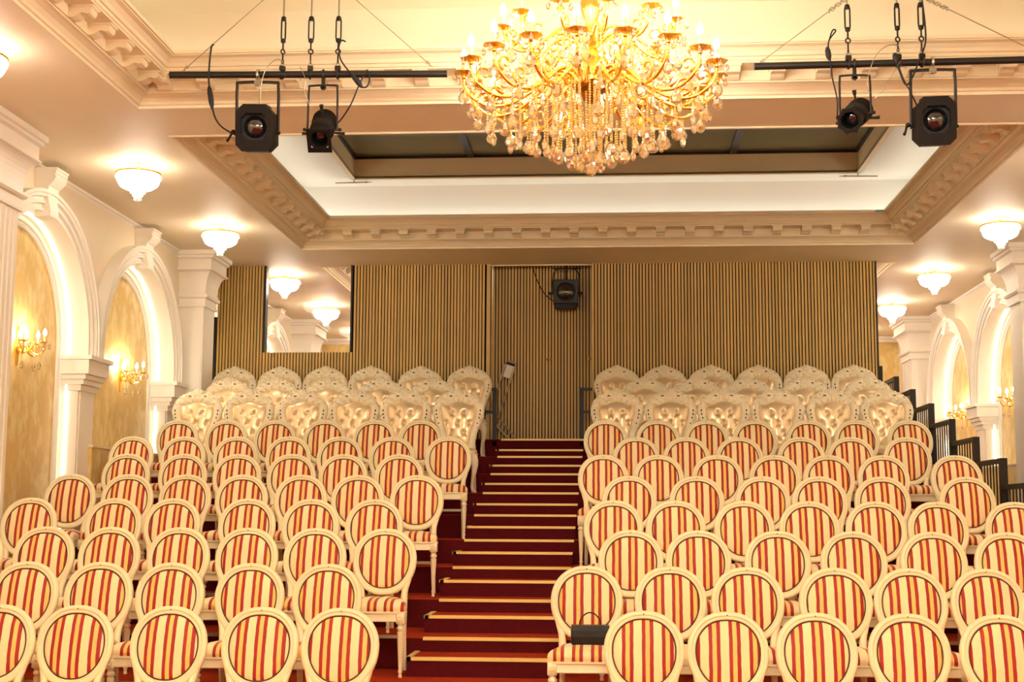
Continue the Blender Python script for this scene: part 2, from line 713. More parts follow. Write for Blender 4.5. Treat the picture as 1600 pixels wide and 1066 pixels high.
arch_sect = [(0, 0), (0, .085), (.12, .085), (.16, .07), (.30, .07), (.34, .10), (.46, .10), (.5, .085), (.62, .085), (.66, .115), (.80, .115), (.84, .13), (1, .13), (1, 0)]
inner_sect = [(0, 0), (0, .02), (.25, .026), (.3, .018), (.55, .018), (.6, .032), (1, .032), (1, 0)]
walls = {}
for s, nm in ((-1, 'left'), (1, 'right')):
    wb = MB()
    X = side(s, DW)
    XB = side(s, DB)
    rev = MB()
    cur = YFRONT
    panels = []
    for j in range(4):
        for a in ARCH:
            yc = YP[j] + a
            wb.quad((X, cur, FLOOR), (X, yc - AR, FLOOR), (X, yc - AR, ZC), (X, cur, ZC))
            pts = arc_pts(yc, AR, FLOOR)
            for (ya, za), (yb, zb) in zip(pts[1:-2], pts[2:-1]):
                wb.quad((X, ya, za), (X, yb, zb), (X, yb, ZC), (X, ya, ZC))
            for (ya, za), (yb, zb) in zip(pts[:-1], pts[1:]):
                rev.quad((X, ya, za), (X, yb, zb), (XB, yb, zb), (XB, ya, za))
            cur = yc + AR
            panels.append(yc)
    wb.quad((X, cur, FLOOR), (X, YBACK, FLOOR), (X, YBACK, ZC), (X, cur, ZC))
    wall = wb.build('wall_' + nm, 'plaster')
    tag(wall, kind='structure')
    walls[nm] = wall
    rev.build('niche_reveal', 'white', wall)
    b = MB().box(min(XB, XB + s * .05), max(XB, XB + s * .05), YFRONT, YBACK, FLOOR, ZC)
    b.build('wallpaper_back', 'wallpaper', wall)
    # small crown between wall and ceiling
    b = MB()
    b.prism([(0, 0), (.035, 0), (.028, -.02), (.012, -.03), (0, -.05)], lambda a, c, d: (X - s * a, d, ZC + c), YFRONT, YBACK)
    fixn(b.build('crown_moulding', 'white', wall))
    for yc in panels:
        fixn(band(s, yc, AR - .003, AR + .19, DW, ZIM, arch_sect).build('archivolt', 'white', wall, 30))
        fixn(band(s, yc, AR - .125, AR - .03, DB, FLOOR, inner_sect).build('inner_moulding', 'white', wall, 30))
        # led strip along the reveal
        pts = [(side(s, DB - .075), y, z) for y, z in arc_pts(yc, AR - .014, -.2, 30)]
        MB().tube(pts, .009, 6).build('light_strip', 'strip_glow', wall)
        # keystone with scrolled head
        kb = MB()
        prof_k = [(0, -.06), (.14, -.05), (.15, -.02), (.135, .06), (.12, .16), (.13, .22), (.175, .26), (.20, .30), (.185, .325), (.20, .335), (.20, .36), (.21, .365), (.21, .385), (0, .385)]
        nk = len(prof_k)
        vs = []
        for sg in (-1, 1):
            for dd, h in prof_k:
                wv = .085 + .05 * (h + .06) / .45
                vs.append((X - s * dd, yc + sg * wv, ZSP + AR - .0 + h))
        fs = [tuple(range(nk)), tuple(range(nk, 2 * nk))[::-1]] + [(i, (i + 1) % nk, nk + (i + 1) % nk, nk + i) for i in range(nk)]
        kb.add(vs, fs)
        fixn(kb.build('keystone', 'white', wall, 35))
    # imposts: on every pier between neighbouring arches and at the pillar ends
    for j in range(4):
        a0, a1 = YP[j] + ARCH[0], YP[j] + ARCH[1]
        for (ya, yb) in ((a0 + AR, a1 - AR), (a1 + AR, YP[j + 1] + .02), (YP[j] + PW - .02, a0 - AR)):
            ib = MB()
            for z0, z1, o in ((1.50, ZIM, .155), (1.36, 1.50, .12), (1.31, 1.36, .085), (1.26, 1.31, .06), (1.20, 1.26, .03)):
                ib.box(min(X + s * .19, X - s * o), max(X + s * .19, X - s * o), ya - o * .55, yb + o * .55, z0, z1)
            ib.build('impost_block', 'white', wall)
            MB().box(min(X, X - s * .012), max(X, X - s * .012), ya + .03, yb - .03, FLOOR, 1.2).build('pier_panel', 'white', wall)

# low wallpapered parapets beneath the arches beside the tribune
for s, nm in ((-1, 'left'), (1, 'right')):
    for ya, yb in ((13.17, 15.86),) if s < 0 else ((16.55, 21.6),):
        X = side(s, DW)
        b = MB().box(min(X + s * .18, X - s * .05), max(X + s * .18, X - s * .05), ya, yb, FLOOR, .66)
        p = b.build('wall_%s_parapet' % nm, 'wallpaper')
        tag(p, kind='structure')
        MB().box(min(X + s * .18, X - s * .065), max(X + s * .18, X - s * .065), ya - .015, yb, .66, .685).build('parapet_cap', 'cornice', p)

# front and back walls
wf = MB().box(-5.7, 5.6, YFRONT - .1, YFRONT, FLOOR, ZC + .8).build('wall_front', 'plaster')
tag(wf, kind='structure')
wk = MB().box(-5.7, 5.6, YBACK, YBACK + .1, FLOOR, ZC + .8).build('wall_back', 'wallpaper')
tag(wk, kind='structure')
b = MB()
b.prism([(0, 0), (.07, 0), (.06, -.04), (.03, -.06), (.02, -.1), (0, -.1)], lambda a, c, d: (d, YBACK - a, ZC + c), -5.3, 5.1)
fixn(b.build('crown_moulding', 'white', wk))
# white door surround in the rear wall, seen through the opening
dr = MB()
dr.box(-4.35, -4.23, YBACK - .06, YBACK, FLOOR, 2.62).box(-3.0, -2.88, YBACK - .06, YBACK, FLOOR, 2.62).box(-4.42, -2.81, YBACK - .09, YBACK, 2.62, 2.76)
d1 = dr.build('door_1', 'white')
tag(d1, kind='structure')
MB().box(-3.95, -3.0, YBACK - .03, YBACK, FLOOR, 2.5).build('door_leaf', 'door_grey', d1)

# ------------------------------------------------------------------ pillars
wordY = {0: 'beside the camera', 1: 'near the front seats', 2: 'next to the front seat rows', 3: 'beside the rear slatted wall', 4: 'in the rear hall'}
for s, nm in ((-1, 'left'), (1, 'right')):
    for j in range(1, 5):
        pw = .44 if j == 3 else PW
        y0, y1 = YP[j], YP[j] + pw
        xo, xi = side(s, DW + .02), side(s, DP)
        root = empty('pillar', (side(s, (DW + DP) / 2), (y0 + y1) / 2, FLOOR))
        tag(root, 'white square pillar with flared capital on the %s side %s' % (nm, wordY[j]), 'pillar', 'hall pillars')

        def ring(o, z):
            xs_ = sorted((xo, xi - s * o))
            return [(xs_[0], y0 - o, z), (xs_[1], y0 - o, z), (xs_[1], y1 + o, z), (xs_[0], y1 + o, z)]
        M = Matrix.Translation(root.location).inverted()
        sh = MB().loft([ring(0, FLOOR), ring(0, 2.5)], True)
        # raised flutes on the faces
        for k in range(7):
            yy = y0 + .06 + k * (PW - .12) / 6
            xa, xb = sorted((xi, xi - s * .012))
            if j != 3:
                sh.box(xa, xb, yy - .018, yy + .018, FLOOR, 2.48)
        xa, xb = sorted((xo, xi))
        sh.box(xa + .08, xb - .012, y0 - .010, y0, FLOOR, 2.49)
        sh.xf(M).build('shaft', 'white', root)
        nk = MB().loft([ring(0, 2.49), ring(.03, 2.49), ring(.03, 2.505), ring(.02, 2.52), ring(.02, 2.59), ring(.045, 2.60), ring(.055, 2.62), ring(.055, 2.64), ring(.02, 2.65)], True)
        fixn(nk.xf(M).build('neck_moulding', 'white', root))
        rg = []
        for k in range(9):
            a = k / 8 * PI / 2
            rg.append(ring(.02 + .09 * (1 - math.cos(a)), 2.65 + .27 * math.sin(a)))
        rg += [ring(.125, 2.925), ring(.125, 2.94), ring(.105, 2.95), ring(.105, 3.06), ring(.135, 3.075), ring(.135, 3.10), ring(.16, 3.11), ring(.16, ZC)]
        fixn(MB().loft(rg, True).xf(M).build('capital', 'white', root))

# ------------------------------------------------------------------ slatted rear partition
PIT = .0399
XS0, XS1 = -5.012, 3.262
XO0, XO1, ZO = -4.405, -3.270, 2.045
XR0, XR1, YR = -1.513, -.239, 17.12
b = MB()
ZTOP = ZC
b.box(XS0, XO0, YW + .018, YW + .10, FLOOR, ZTOP)
b.box(XO0, XO1, YW + .018, YW + .10, FLOOR, ZO)
b.box(XO1, XR0, YW + .018, YW + .10, FLOOR, ZTOP)
b.box(XR1, XS1, YW + .018, YW + .10, FLOOR, ZTOP)
b.box(XR0 - .02, XR0 - .018, YW + .018, YR, FLOOR, 3.5)
b.box(XR1 + .018, XR1 + .1, YW + .10, YR, FLOOR, 3.5)
part = b.build('wall_rear_partition', 'felt')
tag(part, kind='structure')
sl_full = MB().box(-.0133, .0133, 0, .02, LV[18] - .3, ZTOP).mesh('slat', 'slat')
sl_low = MB().box(-.0133, .0133, 0, .02, LV[18] - .3, ZO).mesh('slat', 'slat')
sl_rec = MB().box(-.0133, .0133, 0, .02, LV[18], 3.5).mesh('slat', 'slat')
x = XS0 + .022
while x < XR0 - .05:
    me = sl_low if XO0 - .008 < x < XO1 + .008 else sl_full
    inst('slat', me, part, (x, YW, 0))
    x += PIT
MB().box(XR0 - .048, XR0, YW - .004, YW + .022, LV[18], ZTOP).build('corner_trim', 'slat', part)
x = XR1 + .0133
while x < XS1 - .012:
    inst('slat', sl_full, part, (x, YW, 0))
    x += PIT
y = YW + .05
while y < YR - .02:
    inst('slat', sl_rec, part, (XR0 + .0, y, 0), (0, 0, PI / 2))
    y += .045
# double door in the recess
dbk = MB().box(XR0, XR1 + .02, YR + .02, YR + .08, FLOOR, 3.5).build('door_2', 'felt')
tag(dbk, kind='structure')
x = XR0 + .018
while x < XR1 - .01:
    inst('slat', sl_rec, dbk, (x, YR, 0))
    x += PIT
for px_, z in ((856, 2.0), (861, 2.0), (922.5, 2.01)):
    X = (px_ - 956) * YR / F
    kb = MB().ball((X, YR - .018, z - .02), .016, 10, 6).tube([(X, YR - .02, z - .02), (X, YR, z - .02)], .007, 8)
    kb.build('door_knob', 'gold', dbk, 60)
# opening lining + pane
b = MB().box(XO0, XO0 + .022, YW - .002, YW + .11, ZO, ZTOP).box(XO1 - .022, XO1, YW - .002, YW + .11, ZO, ZTOP)
wn = b.build('window_1', 'black_satin')
tag(wn, kind='structure')
MB().box(XO0 + .022, XO1 - .022, YW + .05, YW + .056, ZO, ZTOP).build('glass_pane', 'pane', wn)
o = MB().box(XS0 - .075, XS0, YW - .01, YW + .10, FLOOR, 2.5).build('trim_1', 'black_satin')
tag(o, kind='structure')
o = MB().box(XS1 - .012, XS1 + .012, YW, YW + .10, FLOOR, ZTOP).build('trim_2', 'black_satin')
tag(o, kind='structure')

# ------------------------------------------------------------------ striped medallion chair


def backpt(u, v, wv, c=(0, .255, .747), tilt=math.radians(11)):
    return (c[0] + u, c[1] + v * math.sin(tilt) - wv * math.cos(tilt), c[2] + v * math.cos(tilt) + wv * math.sin(tilt))


def egg(t, a, b):
    c, d = math.cos(t), math.sin(t)
    return a * math.copysign(abs(c) ** .86, c) * (1 + .05 * d - .05 * d * d), b * math.copysign(abs(d) ** .94, d)


def make_chair():
    root = empty('medallion_chair')
    N = 44
    # oval back frame, moulded section
    sec = [(-.025, .002), (-.024, .014), (-.015, .018), (-.011, .013), (-.005, .013), (.001, .022), (.012, .023), (.021, .016), (.025, .004), (.025, -.012), (.018, -.018), (-.02, -.018)]
    rings = []
    for k in range(N):
        t = 2 * PI * k / N
        x, z = egg(t, .203, .212)
        nx, nz = math.cos(t) / .207, math.sin(t) / .212
        q = math.hypot(nx, nz)
        nx, nz = nx / q, nz / q
        rings.append([backpt(x + nx * r, z + nz * r, h) for r, h in sec])
    rings.append(rings[0])
    fixn(MB().loft(rings, True).build('back_frame', 'frame_cream', root, 50))
    # upholstered oval, domed in front, flat behind
    for nm_, sg, hh in (('back_pad', 1, .034), ('back_panel', -1, .010)):
        rr = [1, .97, .9, .78, .6, .38, .15]
        rings = []
        for q in rr:
            rings.append([backpt(*[q * e for e in egg(2 * PI * k / N, .180, .189)], sg * (.006 + hh * (1 - q ** 2.6) ** .55)) for k in range(N)])
        b = MB().loft(rings, True)
        b.f.append(tuple((len(rr) - 1) * N + k for k in range(N)))
        fixn(b.build(nm_, 'stripe', root, 80))
    MB().tube([backpt(*egg(2 * PI * k / N, .179, .188), .012) for k in range(N)], .0058, 6, closed=True).build('piping', 'piping', root, 80)
    MB().ball(backpt(0, .214, .0225), (.004, .003, .004), 8, 4).build('screw', 'screw', root)
    # rear legs flowing up into the oval
    for s in (-1, 1):
        p = cr([backpt(s * .190, -.085, -.002), backpt(s * .172, -.145, -.002), (s * .155, .212, .545), (s * .150, .198, .45), (s * .151, .20, .36), (s * .153, .222, .16), (s * .155, .235, .0)], 4)
        r = [.017 + .010 * math.exp(-((q.z - .45) / .13) ** 2) for q in p]
        MB().tube(p, r, 8, ph=PI / 8).build('rear_leg', 'frame_cream', root, 50)
    # seat rail, moulded
    def outline(o, n=6):
        hw, hb, yf, yb = .232 + o, .178 + o, -.225 - o, .215 + o
        pts = []
        rc = .05
        for cx, cy, a0 in ((-hw + rc, yf + rc, PI), (hw - rc, yf + rc, 1.5 * PI), (hb - rc, yb - rc, 0), (-hb + rc, yb - rc, .5 * PI)):
            for k in range(n + 1):
                a = a0 + k / n * PI / 2
                pts.append((cx + rc * math.cos(a), cy + rc * math.sin(a)))
        return pts
    ol = lambda o, z: [(x, y, z) for x, y in outline(o)]
    fixn(MB().loft([ol(-.03, .365), ol(-.006, .365), ol(-.003, .371), ol(-.006, .377), ol(-.008, .415), ol(.001, .42), ol(.001, .432), ol(-.03, .434)], True, True).build('seat_rail', 'frame_cream', root, 40))
    # seat cushion
    rings = []
    base = outline(-.004)
    for q, h in ((.96, .425), (1, .437), (1.012, .455), (.99, .474), (.93, .489), (.82, .501), (.62, .511), (.35, .516), (.1, .517)):
        rings.append([(x * q, (y + .005) * q - .005, h) for x, y in base])
    b = MB().loft(rings, True)
    nb = len(base)
    b.f.append(tuple((len(rings) - 1) * nb + k for k in range(nb)))
    fixn(b.build('seat_cushion', 'stripe', root, 80))
    # turned front legs
    lp = [(.013, 0), (.013, .012), (.010, .024), (.015, .032), (.016, .042), (.0115, .052), (.0125, .06), (.0235, .285), (.0245, .295), (.017, .303), (.026, .312), (.0275, .325), (.019, .338), (.024, .345), (.026, .355)]
    for s in (-1, 1):
        b = MB().lathe(lp, 12, (s * .199, -.193, 0), flute=.09)
        b.bbox(s * .199 - .029, s * .199 + .029, -.222, -.164, .352, .425, .004)
        b.torus((s * .199, -.2235, .39), .013, .004, 'y', 12, 5)
        b.build('front_leg', 'frame_cream', root, 40)
    return root


ROWS_L = {1: [-3.58, -3.13, -2.57, -2.02, -1.58], 2: [-3.83, -3.33, -2.86, -2.33, -1.83], 3: [-4.62, -4.09, -3.60, -3.09, -2.60, -2.11, -1.61],
          4: [-4.59, -3.91, -3.44, -2.84, -2.34, -1.84], 5: [-4.63, -4.12, -3.62, -3.13, -2.63, -2.14, -1.63], 6: [-4.46, -3.93, -3.42, -2.92, -2.44, -1.93],
          7: [-4.74, -4.21, -3.69, -3.16, -2.65, -2.14, -1.58], 8: [-4.56, -4.04, -3.52, -2.99, -2.47, -1.98]}
ROWS_R = {1: [.18, .64, 1.14, 1.65, 2.15], 2: [-.16, .37, .85, 1.39, 1.86, 2.33], 3: [.13, .60, 1.14, 1.66, 2.20, 2.70], 4: [.01, .49, 1.00, 1.49, 1.99, 2.45, 3.02],
          5: [.14, .70, 1.24, 1.71, 2.21, 2.89], 6: [-.07, .42, .94, 1.45, 1.94, 2.38, 3.04], 7: [.24, .72, 1.22, 1.81, 2.26, 2.80], 8: [-.06, .48, .97, 1.46, 2.0, 2.49, 3.02]}


def spread(xs, mn):
    xs = sorted(xs)
    for _ in range(60):
        for k in range(len(xs) - 1):
            d = mn - (xs[k + 1] - xs[k])
            if d > 0:
                xs[k] -= d / 2
                xs[k + 1] += d / 2
    return xs


ROWS_L = {k: spread(v, .470) for k, v in ROWS_L.items()}
ROWS_R = {k: spread(v, .470) for k, v in ROWS_R.items()}
proto = make_chair()
first = True
for sd, rows in (('left', ROWS_L), ('right', ROWS_R)):
    for k, xs in rows.items():
        i = 2 * (k - 3)
        order = sorted(xs, reverse=(sd == 'left'))
        for q, x in enumerate(order):
            ch = proto if first else copy_tree(proto)
            first = False
            ch.location = (x, YE(i) + .57 + random.uniform(-.012, .012), LV[i])
            ch.rotation_euler = (0, 0, random.uniform(-.02, .02))
            pos = 'beside the aisle' if q == 0 else '%s from aisle' % ORD[q]
            tag(ch, 'red striped medallion chair, %s row from front, %s block, %s' % (ORD[k - 1], sd, pos), 'chair', 'striped medallion chairs')
        y = YE(i) + .57 - .17
        z = LV[i] + .265
        b = MB().box(min(xs) - .2, max(xs) + .2, y - .003, y + .003, z - .011, z + .011)
        for x in xs:
            for s in (-1, 1):
                b.box(x + s * .2 - .012, x + s * .2 + .012, y - .006, y + .006, z - .014, z + .014)
        tag(b.build('linking_bar', 'steel'), 'steel bar linking the striped chairs of the %s row, %s block' % (ORD[k - 1], sd), 'bar', 'chair linking bars')

# ------------------------------------------------------------------ cream rococo chairs


def make_throne():
    root = empty('rococo_chair')
    tilt = math.radians(9)

    def bp(x, z, wv):
        v = z - .48
        return (x, .165 + v * math.sin(tilt) - wv * math.cos(tilt), .48 + v * math.cos(tilt) * 1.013 + wv * math.sin(tilt))
    out_h = [(0, .46), (.13, .465), (.185, .50), (.195, .58), (.212, .67), (.246, .76), (.272, .83), (.283, .89), (.279, .945), (.262, .995), (.236, 1.038), (.20, 1.070), (.15, 1.100), (.10, 1.122), (.06, 1.134), (.03, 1.150), (0, 1.155)]
    in_h = [(0, .53), (.09, .53), (.118, .555), (.128, .62), (.142, .69), (.162, .76), (.182, .83), (.193, .89), (.191, .935), (.177, .962), (.153, .973), (.127, .974), (.10, .982), (.07, .996), (.04, 1.006), (.02, 1.01), (0, 1.011)]
    oh = cr([(x, 0, z) for x, z in out_h], 4)
    ih = cr([(x, 0, z) for x, z in in_h], 4)
    O = [(p.x, p.z) for p in oh] + [(-p.x, p.z) for p in oh[-2:0:-1]]
    I = [(p.x, p.z) for p in ih] + [(-p.x, p.z) for p in ih[-2:0:-1]]
    n = len(O)
    rings = []
    T = 8
    for k in range(n):
        (ox, oz), (ix, iz) = O[k], I[k]
        ring = [bp(ix, iz, -.018)]
        crest = max(0, min(1, (oz - .94) / .08))
        lump = 1 + crest * .05 * math.sin(k * 2.1)
        for q in range(T + 1):
            s = q / T
            x = ix + (ox - ix) * s
            z = iz + (oz - iz) * s * (lump if s > .9 else 1)
            h = .012 + .020 * math.sin(PI * min(1, s * 1.05)) ** .7
            h += (.002 + .004 * crest) * math.sin(k * .9 + (1 if x > 0 else -1) * s * 3) * math.sin(s * PI * 3)
            if s == 0:
                h = .012
            ring.append(bp(x, z, h))
        ring.append(bp(ox, oz, -.018))
        rings.append(ring)
    rings.append(rings[0])
    b = MB().loft(rings, True)
    # carved crest: shell, c-scrolls and leaves
    for a in range(-3, 4):
        an = a * .38
        b.tube([bp(.0 + .012 * math.sin(an), 1.075, .03), bp(.046 * math.sin(an), 1.08 + .05 * math.cos(an), .034), bp(.060 * math.sin(an), 1.08 + .078 * math.cos(an), .02)], [.006, .011, .005], 6)
    for s in (-1, 1):
        for cx, cz, R, w0 in ((.085, 1.055, .028, 0), (.150, 1.025, .026, .6), (.212, .99, .022, 1.1), (.240, .925, .016, 1.5)):
            pts = []
            for q in range(16):
                a = w0 + q / 15 * 1.7 * PI
                rr = R * (1 - .055 * q)
                pts.append(bp(s * (cx + rr * math.cos(a)), cz + rr * math.sin(a), .030))
            b.tube(pts, [.0075 - .0003 * q for q in range(16)], 5)
        for cx, cz, an in ((.05, 1.035, 1.0), (.115, 1.01, 1.3), (.185, .985, .9), (.245, .985, 1.9), (.19, 1.05, 2.6), (.13, 1.085, 2.5), (.075, 1.115, 2.5), (.262, .86, 1.4), (.245, .80, 1.2), (.22, .73, 1.2)):
            c, sn = math.cos(an), math.sin(an)
            b.tube([bp(s * (cx - .018 * c), cz - .018 * sn, .024), bp(s * cx, cz, .036), bp(s * (cx + .02 * c), cz + .02 * sn, .024)], [.002, .009, .002], 5)
    fixn(b.build('back_frame', 'carved', root, 60))
    for s in (-1, 1):
        for cx, cz, rx, rz in ((.086, 1.068, .017, .007), (.243, .905, .007, .013), (.240, .865, .007, .012), (.231, .825, .007, .011), (.212, .765, .006, .009)):
            c = bp(s * cx, cz, .035)
            MB().ball(c, (rx, .006, rz), 8, 4).build('pierced_hole_shade', 'pierced_shade', root, 60)  # solid dark bead: shade of a carved hole put into its colour
    # deep-buttoned satin pad
    bt = [(-.066, .88), (.066, .88), (-.128, .768), (0, .768), (.128, .768), (-.066, .66), (.066, .66), (0, .575)]
    segs = [(0, 3), (1, 3), (0, 2), (1, 4), (2, 5), (3, 5), (3, 6), (4, 6), (5, 7), (6, 7)]
    extra = [((-.066, .88), (-.11, .975)), ((.066, .88), (.11, .975)), ((-.128, .768), (-.18, .80)), ((.128, .768), (.18, .80)), ((-.066, .66), (-.13, .63)), ((.066, .66), (.13, .63)), ((0, .575), (0, .53))]
    sg = [(bt[a], bt[c]) for a, c in segs] + extra

    def dseg(p, a, c):
        ax, az = a
        dx, dz = c[0] - ax, c[1] - az
        t = max(0, min(1, ((p[0] - ax) * dx + (p[1] - az) * dz) / (dx * dx + dz * dz)))
        return math.hypot(p[0] - ax - t * dx, p[1] - az - t * dz)

    def hgt(x, z, q):
        h = .010 + .042 * max(0, 1 - q ** 3) ** .6
        dm = min(math.hypot(x - a, z - c) for a, c in bt)
        ds = min(dseg((x, z), a, c) for a, c in sg)
        return h - .026 * math.exp(-(dm / .026) ** 2) * (1 - q ** 6) - .0045 * math.exp(-(ds / .016) ** 2) * (1 - q ** 6)
    R = 18
    cx, cz = 0, .78
    rings = []
    for r in range(R):
        q = 1 - r / R
        rings.append([bp(cx + (x - cx) * q, cz + (z - cz) * q, hgt(cx + (x - cx) * q, cz + (z - cz) * q, q)) for x, z in I])
    b = MB().loft(rings, True)
    b.v.append(bp(cx, cz, hgt(cx, cz, 0)))
    last = len(b.v) - 1
    b.f += [((R - 1) * n + k, (R - 1) * n + (k + 1) % n, last) for k in range(n)]
    pad = fixn(b.build('tufted_pad', 'satin', root, 180))
    MB().loft([[bp(x, z, -.015) for x, z in I], [bp(x * .3, .78 + (z - .78) * .3, -.02) for x, z in I]], True, True).build('back_cover', 'satin', root)
    bm_ = MB().ball((0, 0, 0), (.009, .005, .009), 8, 4).mesh('button', 'satin', 60)
    for x, z in bt:
        inst('button', bm_, pad, bp(x, z, hgt(x, z, .3) + .003))
    # seat
    def outline(o):
        pts = []
        hw, hb_, yf, yb, rc = .255 + o, .20 + o, -.255 - o, .19 + o, .07
        for px, py, a0 in ((-hw + rc, yf + rc, PI), (hw - rc, yf + rc, 1.5 * PI), (hb_ - rc, yb - rc, 0), (-hb_ + rc, yb - rc, .5 * PI)):
            for k in range(7):
                a = a0 + k / 6 * PI / 2
                pts.append((px + rc * math.cos(a), py + rc * math.sin(a)))
        return pts
    ol = lambda o, z: [(x, y, z) for x, y in outline(o)]
    fixn(MB().loft([ol(-.03, .33), ol(-.012, .335), ol(-.004, .36), ol(-.012, .39), ol(.0, .405), ol(.002, .42), ol(-.03, .425)], True, True).build('seat_rail', 'carved', root, 40))
    base = outline(-.01)
    rings = [[(x * q, y * q, h) for x, y in base] for q, h in ((.95, .41), (1, .425), (1, .45), (.95, .468), (.8, .478), (.5, .483), (.1, .484))]
    b = MB().loft(rings, True, True)
    fixn(b.build('seat_cushion', 'satin', root, 70))
    # cabriole front legs, plain raked rear legs
    for s in (-1, 1):
        p = cr([(s * .205, -.205, .40), (s * .225, -.228, .33), (s * .222, -.225, .24), (s * .203, -.205, .14), (s * .196, -.198, .07), (s * .208, -.213, .025), (s * .222, -.228, .012)], 4)
        N = len(p)
        r = []
        for q in p:
            r.append(.016 + .026 * max(0, min(1, (q.z - .12) / .22)) + .006 * math.exp(-((q.z - .015) / .02) ** 2))
        b = MB().tube(p, r, 8)
        b.ball((s * .228, -.236, .016), (.022, .022, .016), 8, 5)
        b.build('front_leg', 'carved', root, 60)
        p = cr([bp(s * .17, .54, -.005), (s * .178, .17, .42), (s * .182, .172, .25), (s * .186, .20, .10), (s * .188, .235, 0)], 4)
        MB().tube(p, [.026 - .010 * (q / (len(p) - 1)) for q in range(len(p))], 8).build('rear_leg', 'carved', root, 60)
    return root


TH_L = {12: [-4.62, -4.03, -3.43, -2.84, -2.28, -1.68], 14: [-4.54, -3.96, -3.34, -2.70, -2.09], 16: [-4.70, -4.12, -3.58, -2.99, -2.36, -1.75]}
TH_R = {12: [.06, .66, 1.23, 1.76, 2.41, 2.94], 14: [.39, 1.0, 1.57, 2.22, 2.93], 16: [.08, .67, 1.23, 1.80, 2.32, 2.94]}
TH_L = {k: spread(v, .575) for k, v in TH_L.items()}
TH_R = {k: spread(v, .575) for k, v in TH_R.items()}
proto = make_throne()
first = True
RW = {12: 'lowest', 14: 'middle', 16: 'highest'}
for sd, rows in (('left', TH_L), ('right', TH_R)):
    for i, xs in rows.items():
        for q, x in enumerate(sorted(xs, reverse=(sd == 'left'))):
            ch = proto if first else copy_tree(proto)
            first = False
            ch.location = (x, YE(i) + .555 + random.uniform(-.01, .01), LV[i])
            ch.rotation_euler = (0, 0, random.uniform(-.015, .015))
            pos = 'beside the aisle' if q == 0 else '%s from aisle' % ORD[q]
            tag(ch, 'tufted cream carved chair, %s of three rear rows, %s block, %s' % (RW[i], sd, pos), 'chair', 'carved cream chairs')

# ------------------------------------------------------------------ handbag on the second-row aisle chair
hb = empty('handbag', (-.135, YE(-2) + .57 - .005, LV[-2] + .512), .06)
tag(hb, 'small black leather handbag with a loop handle on a striped chair seat', 'handbag')
b = MB()
rings = []
for x, q in ((-.118, .85), (-.112, 1), (.112, 1), (.118, .85)):
    rings.append([(x, y * q, .06 + (z - .06) * q) for y, z in [(.04, .004), (.046, .02), (.045, .09), (.03, .113), (.0, .118), (-.03, .113), (-.045, .09), (-.048, .02), (-.042, .004)]])
b.loft(rings, True, True)
fixn(b.build('bag_body', 'leather', hb, 30))
MB().loft([[(x, y, z) for y, z in [(.032, .116), (.0, .123), (-.034, .117), (-.051, .09), (-.052, .05), (-.049, .05), (-.047, .09), (-.03, .112), (0, .117), (.03, .112)]] for x in (-.115, .115)], True, True).build('bag_flap', 'leather', hb, 30)
MB().tube(cr([(-.065, 0, .115), (-.06, 0, .15), (-.03, 0, .185), (.0, 0, .195), (.03, 0, .185), (.06, 0, .15), (.065, 0, .115)], 4), .0045, 6).build('bag_handle', 'leather', hb, 60)
for s in (-1, 1):
    MB().torus((s * .065, 0, .117), .008, .002, 'y', 10, 5).build('handle_ring', 'steel', hb)

# ------------------------------------------------------------------ railings
TOPS = {18: 1.714, 16: 1.477, 14: 1.240, 12: 1.008, 10: .775, 8: .535, 6: .30, 4: .08, 2: -.14, 20: 1.95}
for q, (i, zt) in enumerate(sorted(TOPS.items(), reverse=True)):
    y0 = YE(i) if i < 20 else YE(20) + .1
    y1 = y0 + .86
    zb = LV[min(i, 18)] - .25
    root = empty('railing_panel', (XT1, y0, zb))
    nmk = ORD[q]
    tag(root, 'black steel railing panel with vertical bars, %s from the top of the right stepped rail' % nmk, 'railing', 'stepped side railing')
    h = zt - zb
    MB().box(-.03, .03, 0, .06, 0, h).build('post', 'black_metal', root)
    MB().box(-.025, .025, .06, .88, h - .045, h).build('top_rail', 'black_metal', root)
    me = MB().box(-.004, .004, -.013, .013, .02, h - .04).mesh('bar', 'black_metal')
    for k in range(8):
        inst('bar', me, root, (0, .15 + k * .098, 0))
    MB().box(-.02, .02, .06, .88, .0, .03).build('bottom_rail', 'black_metal', root)
for nm, xp, s in (('left', -1.445, -1), ('right', -.365, 1)):
    root = empty('guard_rail', (xp, YE(18) + .02, LV[18] - .08))
    tag(root, 'black metal guard rail post at the top of the stairs, %s side' % nm, 'railing')
    MB().box(-.026, .026, -.02, .02, 0, .72).build('post', 'black_metal', root)
    for z in (.70, .42):
        xa, xb = sorted((s * .02, s * .13))
        MB().box(xa, xb, -.014, .014, z - .018, z + .018).build('rail', 'black_metal', root)
    MB().ball((0, -.022, .06), .008, 8, 4).build('bolt', 'steel', root)
